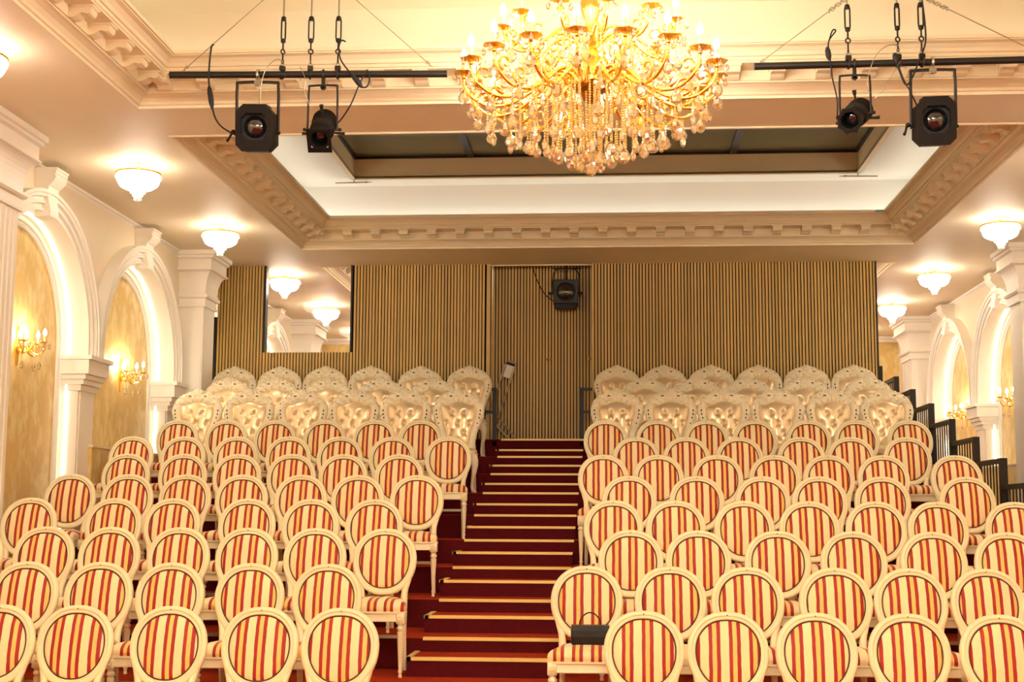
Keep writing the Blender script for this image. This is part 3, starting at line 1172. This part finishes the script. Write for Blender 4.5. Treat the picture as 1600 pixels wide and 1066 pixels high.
# folded tubular stand leaning in the recess
root = empty('folding_stand', (-1.335, 16.93, LV[18]))
tag(root, 'folded metal tube stand with a pale padded panel left of the slatted door', 'stand')
b = MB()
for dx in (-.075, .055):
    b.tube([(-.14 + dx, .1, .30), (.02 + dx, .06, .78), (.075 + dx, .05, .96)], .012, 8)
b.tube([(.0, .05, .945), (.01, .05, .975), (.06, .05, .995), (.115, .05, .985), (.13, .05, .96)], .013, 8)
b.build('upper_tube', 'steel', root, 50)
b = MB().tube([(-.12, .0, .34), (.13, -.03, .03)], .011, 8).tube([(-.13, .06, .24), (.05, .02, .03)], .011, 8).tube([(-.1, .02, .18), (.02, .02, .05)], .010, 8)
b.build('lower_tube', 'steel', root, 50)
pb = MB().bbox(-.05, .05, -.016, .016, 0, .17, .008)
pb.xf(Matrix.Translation((.015, .04, .79)) @ Matrix.Rotation(.32, 4, 'Y'))
pb.build('padded_panel', 'pad_white', root)
pb = MB().bbox(-.055, .055, -.018, .018, .0, .03, .006).xf(Matrix.Translation((.065, .036, .945)) @ Matrix.Rotation(.32, 4, 'Y'))
pb.build('grip', 'rubber', root)

# ------------------------------------------------------------------ ceiling bowl lamps
def drop_mesh(name, h, r, n=8, fat=.62):
    """faceted pear pendant hanging down from the origin"""
    return MB().lathe([(.0015, 0), (r * .28, -h * .10), (r * .70, -h * .34), (r, -h * fat), (r * .78, -h * .84), (r * .3, -h * .97), (.001, -h)], n).mesh(name, 'crystal')


def make_lamp():
    root = empty('ceiling_lamp')
    MB().lathe([(.10, 0), (.10, -.012), (.07, -.03), (.03, -.035), (.03, -.06)], 20).build('ceiling_plate', 'gold', root, 40)
    b = MB().torus((0, 0, -.085), .196, .010, 'z', 32, 8)
    for k in range(4):
        a = k * PI / 2 + .4
        b.tube([(.03 * math.cos(a), .03 * math.sin(a), -.045), (.12 * math.cos(a), .12 * math.sin(a), -.055), (.196 * math.cos(a), .196 * math.sin(a), -.085)], .005, 6)
    b.build('rim', 'gold', root, 50)
    MB().lathe([(.190, -.086), (.193, -.125), (.185, -.17), (.165, -.20), (.13, -.222), (.06, -.228)], 28, flute=.035).build('crystal_bowl', 'lamp_glow', root)
    MB().lathe([(.066, -.226), (.070, -.235), (.070, -.262), (.048, -.268)], 20, flute=.05).build('middle_tier', 'lamp_glow', root)
    MB().lathe([(.044, -.266), (.046, -.272), (.046, -.294), (.020, -.300)], 16, flute=.06).build('lower_tier', 'lamp_glow', root)
    dm = drop_mesh('crystal_drop', .045, .012, 6)
    for k in range(18):
        a = 2 * PI * k / 18
        inst('crystal_drop', dm, root, (.197 * math.cos(a), .197 * math.sin(a), -.094))
    for k in range(8):
        a = 2 * PI * k / 8
        inst('crystal_drop', dm, root, (.030 * math.cos(a), .030 * math.sin(a), -.296), (0, 0, 0), (.8, .8, .8))
    return root


proto = make_lamp()
first = True
for s, nm in ((-1, 'left'), (1, 'right')):
    q = 0
    for y in [YP[j] + a - (.2 if j == 3 else 0) for j in range(4) for a in ARCH] + [22.95]:  # last pair, hidden at the rear, is added to brighten the back wall
        if True:
            lp = proto if first else copy_tree(proto)
            first = False
            lp.location = (side(s, DLAMP), y, ZC)
            tag(lp, 'crystal bowl ceiling lamp, %s from the front along the %s aisle ceiling' % (ORD[q], nm), 'lamp', 'crystal bowl lamps')
            q += 1

# ------------------------------------------------------------------ wall sconces
def flame(h=.05, r=.014):
    return [(r * .55, 0), (r * .9, h * .14), (r, h * .32), (r * .75, h * .62), (r * .3, h * .88), (.001, h)]


def cup(b, c, r=.045):
    b.lathe([(.004, -.02), (.012, -.012), (r * .7, -.003), (r, .004), (r * .92, .006), (r * .6, .002), (.010, .0)], 12, c, flute=.12)


def make_sconce():
    """origin on the wall, arms reach along +x"""
    root = empty('wall_sconce')
    b = MB()
    prof = cr([(0, 0, -.17), (.018, 0, -.13), (.022, 0, -.08), (.042, 0, -.02), (.040, 0, .04), (.022, 0, .10), (.026, 0, .14), (.0, 0, .20)], 3)
    pl = [(p.x, p.z) for p in prof] + [(-p.x, p.z) for p in prof[-2:0:-1]]
    b.prism(pl, lambda a, c, d: (d, a, c), 0, .016)
    b.ball((.03, 0, 0), (.03, .03, .045), 10, 6)
    fixn(b.build('backplate', 'gold', root, 40))
    dm = drop_mesh('crystal_drop', .06, .016, 8)
    for an, ln in ((-.85, .20), (0, .26), (.85, .20)):
        d = Vector((math.cos(an), math.sin(an), 0))
        P = lambda r, z: tuple(d * r + Vector((0, 0, z)))
        e = ln
        pts = cr([P(.03, 0), P(e * .3, -.045), P(e * .55, -.01), P(e * .62, .03), P(e * .5, .045), P(e * .45, .015), P(e * .6, -.05), P(e * .85, -.065), P(e * 1.0, -.02), P(e, .035)], 4)
        arm = MB().tube(pts, .0075, 7)
        cup(arm, P(e, .045), .05)
        arm = arm.build('arm', 'gold', root, 50)
        MB().lathe([(.010, 0), (.010, .065)], 10, P(e, .045)).build('candle', 'candle', arm)
        MB().lathe(flame(.06, .016), 10, P(e, .11)).build('bulb', 'sconce_glow', arm, 60)
        for k in range(4):
            a = k * PI / 2 + .3
            inst('crystal_drop', dm, arm, (P(e, .04)[0] + .046 * math.cos(a), P(e, .04)[1] + .046 * math.sin(a), .04))
        inst('crystal_drop', dm, arm, P(e * .85, -.13), (0, 0, 0), (1.3, 1.3, 1.3))
        MB().tube([P(e * .85, -.07), P(e * .85, -.13)], .002, 5).build('hanging_wire', 'gold', arm)
    return root


proto = make_sconce()
first = True
for s, nm in ((-1, 'left'), (1, 'right')):
    for j in (2, 3):
        for q, a in enumerate(ARCH):
            sc = proto if first else copy_tree(proto)
            first = False
            sc.location = (side(s, DB), YP[j] + a + .1, 1.50)
            sc.rotation_euler = (0, 0, 0 if s < 0 else PI)
            tag(sc, 'gold candle sconce in the %s arch of the %s bay, %s wall' % (('nearer', 'farther')[q], ('seating', 'rear')[j - 2], nm), 'sconce', 'gold wall sconces')

# ------------------------------------------------------------------ chandelier
ch = empty('chandelier', (-.117, 8.0, -.03))
ch.scale = (1.045, 1.045, 1)
tag(ch, 'large gold crystal chandelier with candle bulbs hanging over the seats', 'chandelier', 'gold chandeliers')
b = MB().lathe([(.012, 2.585), (.03, 2.60), (.075, 2.615), (.115, 2.64), (.118, 2.66), (.10, 2.675), (.06, 2.69), (.045, 2.72), (.055, 2.76), (.07, 2.80), (.055, 2.84), (.035, 2.87), (.05, 2.90), (.085, 2.92), (.085, 2.935), (.045, 2.96), (.035, 3.02), (.055, 3.10), (.06, 3.16), (.03, 3.25), (.022, 3.40), (.018, 3.80), (.06, 3.86), (.08, 3.92)], 20)
b.build('column', 'gold', ch, 40)
MB().lathe([(.02, 2.52), (.055, 2.55), (.062, 2.58), (.10, 2.60), (.112, 2.632), (.06, 2.634)], 20).build('hub_dish', 'gold_dark', ch, 40)


def arm_mesh(path, scroll, r0, r1):
    pts = cr([(r, 0, z) for r, z in path], 6)
    N = len(pts)
    a = MB().tube(pts, [r0 + (r1 - r0) * k / (N - 1) for k in range(N)], 8)
    for (cx, cz, R, a0, turns) in scroll:
        sp = []
        for k in range(18):
            t = k / 17
            an = a0 + turns * 2 * PI * t
            sp.append((cx + R * (1 - .75 * t) * math.cos(an), 0, cz + R * (1 - .75 * t) * math.sin(an)))
        a.tube(sp, [.009 - .005 * k / 17 for k in range(18)], 6)
    return a


A = arm_mesh([(.09, 2.66), (.16, 2.70), (.25, 2.68), (.36, 2.58), (.48, 2.51), (.60, 2.50), (.70, 2.56), (.735, 2.63), (.738, 2.69)],
             [(.545, 2.575, .060, -1.6, 1.15), (.655, 2.62, .050, -1.2, 1.1), (.30, 2.585, .045, .9, -1.0), (.19, 2.625, .040, .6, -1.1)], .013, .009)
cup(A, (.738, 0, 2.70), .068)
A.ball((.738, 0, 2.675), .017, 8, 5).ball((.48, 0, 2.51), .017, 8, 5)
A = A.mesh('arm', 'gold', 50)
B = arm_mesh([(.06, 2.90), (.15, 2.95), (.24, 2.93), (.33, 2.85), (.42, 2.83), (.49, 2.88), (.515, 2.96)],
             [(.385, 2.895, .05, -1.6, 1.15), (.46, 2.93, .04, -1.2, 1.1), (.22, 2.87, .045, .9, -1.0)], .011, .008)
cup(B, (.515, 0, 2.97), .06)
B = B.mesh('arm', 'gold', 50)
candA = MB().lathe([(.011, 0), (.011, .085)], 10).mesh('candle', 'candle')
bulb_me = MB().lathe(flame(.075, .018), 10).mesh('bulb', 'bulb_glow', 60)
bulb_alt = [MB().lathe(flame(.075, .018), 10).mesh('bulb', m_, 60) for m_ in ('stage_bulb_glow', 'rear_bulb_glow')]
dsm = drop_mesh('crystal_drop', .05, .014, 8)
dlg = drop_mesh('crystal_drop', .095, .033, 8)
dmd = drop_mesh('crystal_drop', .085, .019, 8, .5)


def polar(r, a, z):
    return (r * math.cos(a), r * math.sin(a), z)


for me, n, R, zc, off in ((A, 18, .738, 2.70, .09), (B, 12, .515, 2.97, .2)):
    for k in range(n):
        a = 2 * PI * k / n + off
        arm = inst('arm', me, ch, (0, 0, 0), (0, 0, a))
        inst('candle', candA, arm, (R, 0, zc))
        inst('bulb', bulb_me, arm, (R, 0, zc + .083))
        for q in range(4):
            t = q * PI / 2 + .5
            inst('crystal_drop', dsm, arm, (R + .062 * math.cos(t), .062 * math.sin(t), zc - .002), (0, 0, q))
# two unseen chandeliers added to light the seats and the rear hall
for q_, ((xx, yy), lab) in enumerate((((-.1, 1.75), 'added unseen gold chandelier lighting the hall from the stage end'), ((-.1, 19.2), 'added unseen gold chandelier lighting the rear hall beyond the slatted partition'))):
    c2 = copy_tree(ch)
    c2.location = (xx, yy, 0)
    tag(c2, lab, 'chandelier', 'gold chandeliers')
    for g_ in c2.children_recursive:
        if g_.name.startswith('bulb'):
            g_.data = bulb_alt[q_]
CHD = {}


def chain_mesh(L):
    key = round(L, 3)
    if key not in CHD:
        b = MB()
        z = 0
        while z > -L:
            b.ball((0, 0, z - .007), .0075, 6, 4)
            z -= .0160
        CHD[key] = b.mesh('bead_chain', 'bead')
    return CHD[key]


mat('bead', (250, 214, 130), .08, spec=1, coat=1, metal=.5)
for R, n, zt, L, me, h, off in ((.74, 18, 2.665, .07, dlg, .095, .09), (.665, 18, 2.515, .05, dlg, .095, .26), (.60, 18, 2.50, .09, dmd, .085, .09), (.50, 16, 2.505, .11, dlg, .095, .1), (.42, 14, 2.54, .19, dmd, .085, .3),
                                (.35, 14, 2.58, .27, dlg, .095, .05), (.27, 12, 2.60, .30, dmd, .085, .2), (.20, 10, 2.62, .38, dlg, .095, .3), (.12, 9, 2.61, .33, dmd, .085, .0), (.06, 5, 2.60, .40, dlg, .095, .5)):
    cm = chain_mesh(L)
    for k in range(n):
        a = 2 * PI * k / n + off
        jit = random.uniform(-.02, .02)
        c = inst('bead_chain', cm, ch, polar(R, a, zt + jit))
        inst('crystal_drop', me, c, (0, 0, -L), (0, 0, random.uniform(0, 3)))
c = inst('bead_chain', chain_mesh(.44), ch, (0, 0, 2.60))
inst('crystal_drop', dlg, c, (0, 0, -.44))
# bead garlands from the column to the outer cups
for k in range(18):
    a = 2 * PI * k / 18 + .09
    b = MB()
    for q in range(30):
        t = q / 29
        r = .07 + (.70 - .07) * t
        b.ball(polar(r, a + .05 * math.sin(t * 3), 2.93 - .22 * t - .16 * math.sin(PI * t)), .0058, 6, 4)
    b.build('bead_garland', 'bead', ch)
for R, n, zt in ((.40, 12, 2.80), (.28, 12, 2.86), (.50, 12, 2.86), (.14, 8, 2.90)):
    for k in range(n):
        a = 2 * PI * k / n + .46
        c = inst('bead_chain', chain_mesh(.06), ch, polar(R, a, zt))
        inst('crystal_drop', dlg if R > .3 else dmd, c, (0, 0, -.06))

# ------------------------------------------------------------------ lighting bars, hangers, spotlights
def LB(px, py, Y=9.4):
    k = Y / 9.4
    return ((-2.38 + (px - 441) / 225.4) * k if px < 900 else (1.681 + (px - 1326) / 225.4) * k, Y, 3.18 - ((py - 116) if px < 900 else (py - 101)) / 225.4)


YB = 9.4
for nm, p0, p1 in (('left', (-3.209, YB, 3.195), (-1.179, YB, 3.165)), ('right', (1.028, YB, 3.177), (3.05, YB, 3.190))):
    mid = Vector(p0).lerp(Vector(p1), .5)
    root = empty('lighting_bar', mid)
    tag(root, 'black round steel bar hung under the ceiling, %s of the chandelier' % nm, 'lighting bar', 'hung lighting bars')
    MB().tube([Vector(p0) - mid, Vector(p1) - mid], .0255, 16).build('pipe', 'black_satin', root, 50)
    for p, s in ((p0, -1), (p1, 1)):
        MB().tube([Vector(p) - mid, Vector(p) - mid + Vector((s * .006, 0, 0))], .027, 16).build('end_cap', 'black_metal', root, 50)


def barz(x):
    return 3.195 - .030 * (x + 3.209) / 2.03 if x < 0 else 3.177 + .013 * (x - 1.028) / 2.02


def make_hanger():
    """origin on the bar axis"""
    root = empty('turnbuckle_hanger')
    b = MB().torus((0, 0, 0), .031, .008, 'x', 14, 6)
    b.box(-.02, .02, -.012, .012, .03, .062)
    b.build('pipe_clamp', 'black_metal', root, 40)
    MB().torus((0, 0, .075), .013, .0035, 'y', 12, 5).build('chain_link', 'steel', root, 60)
    b = MB().torus((0, 0, .095), .012, .004, 'x', 12, 5).tube([(0, 0, .105), (0, 0, .155)], .006, 6)
    b.build('shackle', 'black_metal', root, 60)
    b = MB().torus((0, 0, .172), .017, .0055, 'y', 14, 6).tube([(0, 0, .188), (0, 0, .25)], .0065, 6)
    b.build('eye_bolt', 'black_metal', root, 60)
    b = MB().tube([(-.014, 0, .255), (-.018, 0, .28), (-.018, 0, .40), (-.013, 0, .425)], .006, 6)
    b.tube([(.014, 0, .255), (.018, 0, .28), (.018, 0, .40), (.013, 0, .425)], .006, 6)
    b.lathe([(.014, .24), (.018, .245), (.018, .265), (.012, .27)], 10).lathe([(.012, .405), (.018, .41), (.018, .432), (.012, .438)], 10)
    b.build('turnbuckle', 'black_metal', root, 50)
    MB().tube([(0, 0, .40), (0, 0, .735)], .0065, 8).build('threaded_rod', 'steel', root, 60)
    return root


proto = make_hanger()
first = True
for sd, xs in (('left', (-2.38, -2.174, -1.972)), ('right', (1.681, 2.027, 2.191))):
    for q, x in enumerate(xs):
        h = proto if first else copy_tree(proto)
        first = False
        h.location = (x, YB, barz(x))
        h.rotation_euler = (0, 0, (.9, .25, .0, .1, .4, .2)[q + (3 if sd == 'right' else 0)])
        tag(h, 'black turnbuckle hanger holding the %s lighting bar, %s of three from the left' % (sd, ORD[q]), 'hanger', 'turnbuckle hangers')
# guy wires with chains
for k, (p0, p1, lab) in enumerate((((272, 108), (440, -44), 'outer end of the left lighting bar'), ((690, 108), (523, -44), 'inner end of the left lighting bar'),
                                   ((1182, 99), (1375, -46), 'inner end of the right lighting bar'), ((1625, 90), (1380, -44), 'outer end of the right lighting bar'))):
    a, c = Vector(LB(*p0)), Vector(LB(*p1))
    root = empty('guy_wire', a)
    tag(root, 'thin steel guy wire from the %s' % lab, 'wire', 'steel guy wires')
    MB().tube([(0, 0, 0), c - a], .0035, 6).build('wire', 'steel', root)
    d = (c - a).normalized()
    for q in range(2):
        MB().torus(tuple(d * (.03 + q * .025)), .011, .003, 'y' if q else 'x', 10, 5).build('shackle', 'steel', root)
    if k > 1:
        L = (c - a).length
        for q in range(9):
            t = L * (.60 if k == 2 else .58) + q * .026
            MB().torus(tuple(d * t), .014, .0035, 'y' if q % 2 else 'x', 10, 5).build('chain_link', 'steel', root)


def pc_spot(x, zc, rz, lab, clampmat):
    root = empty('theatre_spotlight', (x, YB, zc))
    tag(root, lab, 'spotlight', 'theatre spotlights')
    H = MB()
    R = Matrix.Rotation(rz, 4, 'Z') @ Matrix.Rotation(math.radians(12), 4, 'X')

    def octo(w, h, c, y):
        return [(-w + c, y, -h), (w - c, y, -h), (w, y, -h + c), (w, y, h - c), (w - c, y, h), (-w + c, y, h), (-w, y, h - c), (-w, y, -h + c)]
    # housing with a stepped front frame around a recessed octagonal mouth
    H.loft([octo(.13, .15, .05, .20), octo(.138, .158, .05, .12), octo(.138, .158, .05, -.06), octo(.125, .158, .045, -.10), octo(.132, .164, .045, -.105), octo(.132, .164, .045, -.125)], True, True)
    H.f.pop()
    n0 = len(H.v)
    fr = octo(.132, .164, .045, -.125)
    mo_ = octo(.096, .096, .040, -.125)
    mi = octo(.092, .092, .038, -.06)
    mo_ = [(a, b_, c + .015) for a, b_, c in mo_]
    mi = [(a, b_, c + .015) for a, b_, c in mi]
    H.loft([fr, mo_], True)
    mm = MB().loft([mo_, mi], True)
    mm.f.append(tuple(range(8, 16)))
    mm.xf(R).build('mouth', 'rubber', root, 30)
    fixn(H.xf(R).build('housing', 'spot_body', root, 30))
    b = MB().lathe([(.086, .0), (.078, .018), (.058, .034), (.028, .044), (.001, .047)], 24, mtx=Matrix.Translation((0, -.05, .015)) @ Matrix.Rotation(PI / 2, 4, 'X'))
    b.xf(R).build('lens', 'lens', root, 60)
    b = MB().box(-.085, .085, -.10, .15, .158, .176).xf(R)
    b.build('top_vent', 'spot_body', root)
    zt = barz(x) - zc - .06
    b = MB().tube(cr([(-.152, .03, -.03), (-.152, .02, .10), (-.150, .0, zt - .03), (-.125, .0, zt), (.125, .0, zt), (.150, .0, zt - .03), (.152, .02, .10), (.152, .03, -.03)], 5), .0085, 6, sq=1.4)
    b.xf(Matrix.Rotation(rz * .5, 4, 'Z')).build('yoke', 'black_metal', root, 50)
    b = MB().torus((0, 0, barz(x) - zc), .032, .009, 'x', 14, 6).box(-.015, .015, -.012, .012, zt - .025, barz(x) - zc - .028).box(-.025, .025, -.015, .015, zt - .018, zt + .012)
    b.build('pipe_clamp', clampmat, root, 40)
    b = MB().tube([(-.14, .02, -.01), (-.185, .02, -.01), (-.20, .0, -.06), (-.212, -.01, -.085)], [.01, .012, .008, .011], 8)
    b.ball((-.178, .02, -.008), .018, 8, 5)
    b.build('lock_handle', 'black_metal', root, 50)
    MB().lathe([(.012, 0), (.012, .03)], 8, mtx=Matrix.Translation((.14, .02, -.02)) @ Matrix.Rotation(PI / 2, 4, 'Y')).build('lock_knob', 'black_metal', root)
    return root


s1 = pc_spot(-2.558, 2.772, .10, 'boxy black spotlight with octagonal front on the left bar', 'steel')
s2 = pc_spot(2.26, 2.745, -.10, 'boxy black spotlight with octagonal front on the right bar', 'steel')


def prof_spot(x, zc, rz, tilt, lab, star):
    root = empty('profile_spotlight', (x, YB, zc))
    tag(root, lab, 'spotlight', 'theatre spotlights')
    R = Matrix.Rotation(rz, 4, 'Z') @ Matrix.Rotation(tilt, 4, 'X')
    T = lambda z: Matrix.Translation((0, 0, 0)) @ Matrix.Rotation(PI / 2, 4, 'X')
    # lathe axis: +z of the profile becomes -y (towards the front)
    b = MB().lathe([(.03, -.20), (.075, -.19), (.085, -.14), (.085, -.06), (.078, -.05), (.078, -.02), (.088, -.015), (.088, .02), (.07, .03), (.068, .14), (.076, .145), (.076, .165), (.066, .168), (.060, .165), (.058, .05)], 20, mtx=T(0))
    b.f = b.f[:-2] + [b.f[-2]]
    for k in range(3):
        b.torus((0, .08 + k * .035, 0), .087, .004, 'y', 20, 5)
    fixn(b.xf(R).build('barrel', 'spot_body', root, 35))
    MB().lathe([(.058, .09), (.05, .105), (.03, .117), (.001, .121)], 20, mtx=T(0)).xf(R).build('lens', 'lens', root, 60)
    # colour frame holder at the nose
    b = MB()
    if star:
        pts = []
        for k in range(16):
            a = 2 * PI * k / 16
            r = .098 if k % 2 else .082
            pts.append((r * math.cos(a), r * math.sin(a)))
        for k in range(16):
            (x0, z0), (x1, z1) = pts[k], pts[(k + 1) % 16]
            q = .72
            b.add([(x0, -.165, z0), (x1, -.165, z1), (x1 * q, -.165, z1 * q), (x0 * q, -.165, z0 * q), (x0, -.175, z0), (x1, -.175, z1), (x1 * q, -.175, z1 * q), (x0 * q, -.175, z0 * q)],
                  [(0, 1, 2, 3), (7, 6, 5, 4), (0, 4, 5, 1), (2, 6, 7, 3)])
    else:
        for (xa, xb, za, zb) in ((-.086, .086, -.095, -.062), (-.086, .086, .062, .086), (-.086, -.062, -.062, .062), (.062, .086, -.062, .062)):
            b.box(xa, xb, -.178, -.163, za, zb)
    b.xf(R).build('colour_frame', 'spot_body', root)
    for s in (-1, 1):
        b = MB().tube([(s * .085, .0, 0), (s * .125, .0, .0)], .009, 8).ball((s * .128, 0, 0), .014, 8, 5)
        b.tube([(s * .08, .03, -.04), (s * .13, .03, -.045), (s * .155, .03, -.045)], [.008, .011, .013], 8)
        b.xf(R).build('shutter_knob', 'black_metal', root, 50)
    b = MB().tube([(0, .06, .085), (0, .06, .13)], .008, 8).tube([(0, .06, .13), (0, .06, .165)], [.012, .016], 8)
    b.xf(R).build('focus_knob', 'black_metal', root, 50)
    zt = barz(x) - zc - .085
    b = MB().tube(cr([(-.108, .0, -.01), (-.107, .0, .12), (-.104, .0, zt - .025), (-.085, .0, zt), (.085, .0, zt), (.104, .0, zt - .025), (.107, .0, .12), (.108, .0, -.01)], 5), .006, 6, sq=1.4)
    b.build('yoke', 'black_metal', root, 50)
    b = MB().torus((0, 0, barz(x) - zc), .030, .009, 'x', 14, 6).box(-.012, .012, -.012, .012, zt - .03, barz(x) - zc - .028).box(-.02, .02, -.012, .012, zt - .022, zt - .008)
    b.build('pipe_clamp', 'black_metal', root, 40)
    return root


prof_spot(-2.075, 2.765, .05, math.radians(42), 'black cylindrical profile spotlight with square nose on the left bar', False)
prof_spot(1.72, 2.81, -.45, math.radians(28), 'black cylindrical profile spotlight with jagged nose on the right bar', True)


def cable(pts, r, lab, plug=None, material='rubber'):
    P = [Vector(LB(px, py, YB - .03 + dy)) for px, py, dy in pts]
    root = empty('cable', P[0])
    tag(root, lab, 'cable')
    MB().tube(cr([p - P[0] for p in P], 6), r, 6).build('wire', material, root, 60)
    if plug:
        a, c = Vector(LB(*plug[0], YB - .03)) - P[0], Vector(LB(*plug[1], YB - .03)) - P[0]
        q = [a.lerp(c, t) for t in (0, .12, .3, .7, .88, 1)]
        MB().tube(q, [.007, .015, .020, .020, .014, .008], 8).build('plug', 'rubber', root, 50)


cable([(325, 64, 0), (321, 68, 0), (319, 90, 0), (318, 118, 0), (320, 138, 0), (326, 172, 0), (333, 192, 0), (345, 206, 0), (368, 216, .05)], .0065, 'black power cable with plug hanging left of the boxy left spotlight', ((319, 134), (326, 174)))
cable([(545, 64, 0), (538, 62, 0), (534, 75, 0), (538, 95, 0), (552, 115, 0), (568, 138, 0), (581, 141, 0), (586, 128, 0), (582, 112, 0)], .006, 'black cable looped over the middle of the left lighting bar', ((556, 118), (574, 142)))
cable([(576, 122, 0), (568, 140, 0), (556, 170, 0), (540, 192, .05), (524, 205, .08)], .0055, 'thin black cable running down to the left profile spotlight')
cable([(402, 118, 0), (404, 135, -.02), (404, 150, 0), (404, 165, .03)], .0035, 'dark safety wire above the boxy left spotlight', None, 'steel')
cable([(1296, 64, 0), (1302, 47, 0), (1307, 48, 0), (1297, 62, 0), (1295, 75, 0), (1298, 100, 0), (1300, 125, 0), (1304, 145, 0), (1307, 165, 0), (1306, 185, .05)], .0055, 'black cable with plug dropping left of the right profile spotlight', ((1293, 74), (1296, 96)))
cable([(1400, 92, 0), (1404, 112, 0), (1414, 138, 0), (1424, 128, 0), (1436, 100, 0), (1447, 70, 0), (1447, 35, 0), (1444, 0, 0)], .0065, 'black cable looping from the right bar up to the ceiling', ((1398, 86), (1402, 104)))
cable([(1404, 108, 0), (1412, 132, 0), (1421, 150, 0), (1430, 168, .05)], .005, 'short black cable feeding the boxy right spotlight')
cable([(1405, 74, 0), (1390, 73, 0), (1372, 86, 0), (1360, 110, 0), (1354, 135, 0), (1358, 150, .03)], .0032, 'pale safety wire looping over the right profile spotlight', None, 'steel')
cable([(1408, 98, 0), (1395, 120, 0), (1378, 145, 0), (1366, 158, .03)], .0032, 'pale safety wire slanting to the back of the right profile spotlight', None, 'steel')
cable([(441, 95, 0), (430, 92, 0), (416, 104, 0), (408, 125, 0), (405, 160, .03)], .003, 'pale safety wire looping to the boxy left spotlight', None, 'steel')
cable([(470, 105, 0), (480, 128, -.01), (478, 145, 0), (484, 160, 0), (490, 178, .03)], .003, 'pale safety wire beside the left profile spotlight', None, 'steel')

# spotlight in the door recess
Yr = 16.92
zr = 2.80
root = empty('door_spotlight', (-.565, Yr, zr))
tag(root, 'square black spotlight hung in front of the slatted double door', 'spotlight')
b = MB().loft([[(-.15, .16, -.15), (.15, .16, -.15), (.15, .16, .15), (-.15, .16, .15)], [(-.155, -.12, -.155), (.155, -.12, -.155), (.155, -.12, .155), (-.155, -.12, .155)],
               [(-.145, -.13, -.145), (.145, -.13, -.145), (.145, -.13, .145), (-.145, -.13, .145)]], True, True)
b.build('housing', 'black_satin', root)
b = MB().torus((0, -.135, 0), .115, .012, 'y', 24, 8)
b.build('lens_ring', 'rubber', root, 50)
MB().lathe([(.11, 0), (.09, .03), (.05, .05), (.001, .058)], 20, mtx=Matrix.Translation((0, -.125, 0)) @ Matrix.Rotation(PI / 2, 4, 'X')).build('lens', 'lens', root, 60)
MB().box(-.13, .13, -.12, .06, -.205, -.155).build('ballast_box', 'rubber', root)
MB().tube(cr([(-.165, 0, 0), (-.165, 0, .18), (-.12, 0, .30), (.12, 0, .30), (.165, 0, .18), (.165, 0, 0)], 4), .008, 6).build('yoke', 'black_metal', root, 50)
for s in (-1, 1):
    MB().tube([(s * .15, 0, 0), (s * .215, 0, 0)], [.012, .018], 8).build('lock_knob', 'black_metal', root, 50)
MB().tube([(0, 0, .15), (0, 0, .60)], .012, 8).build('stem', 'black_metal', root, 50)
MB().tube([(-.17, 0, .315), (.19, 0, .315)], .010, 8).build('cross_bar', 'black_metal', root, 50)
P = [(-1.01, Yr, 3.40), (-.98, Yr, 3.12), (-.92, Yr, 2.94), (-.84, Yr, 2.80), (-.76, Yr, 2.72), (-.70, Yr, 2.69)]
o = empty('cable', P[0])
tag(o, 'thin black cable drooping to the spotlight before the slatted door', 'cable')
MB().tube(cr([Vector(p) - Vector(P[0]) for p in P], 6), .007, 6).build('wire', 'rubber', o, 60)
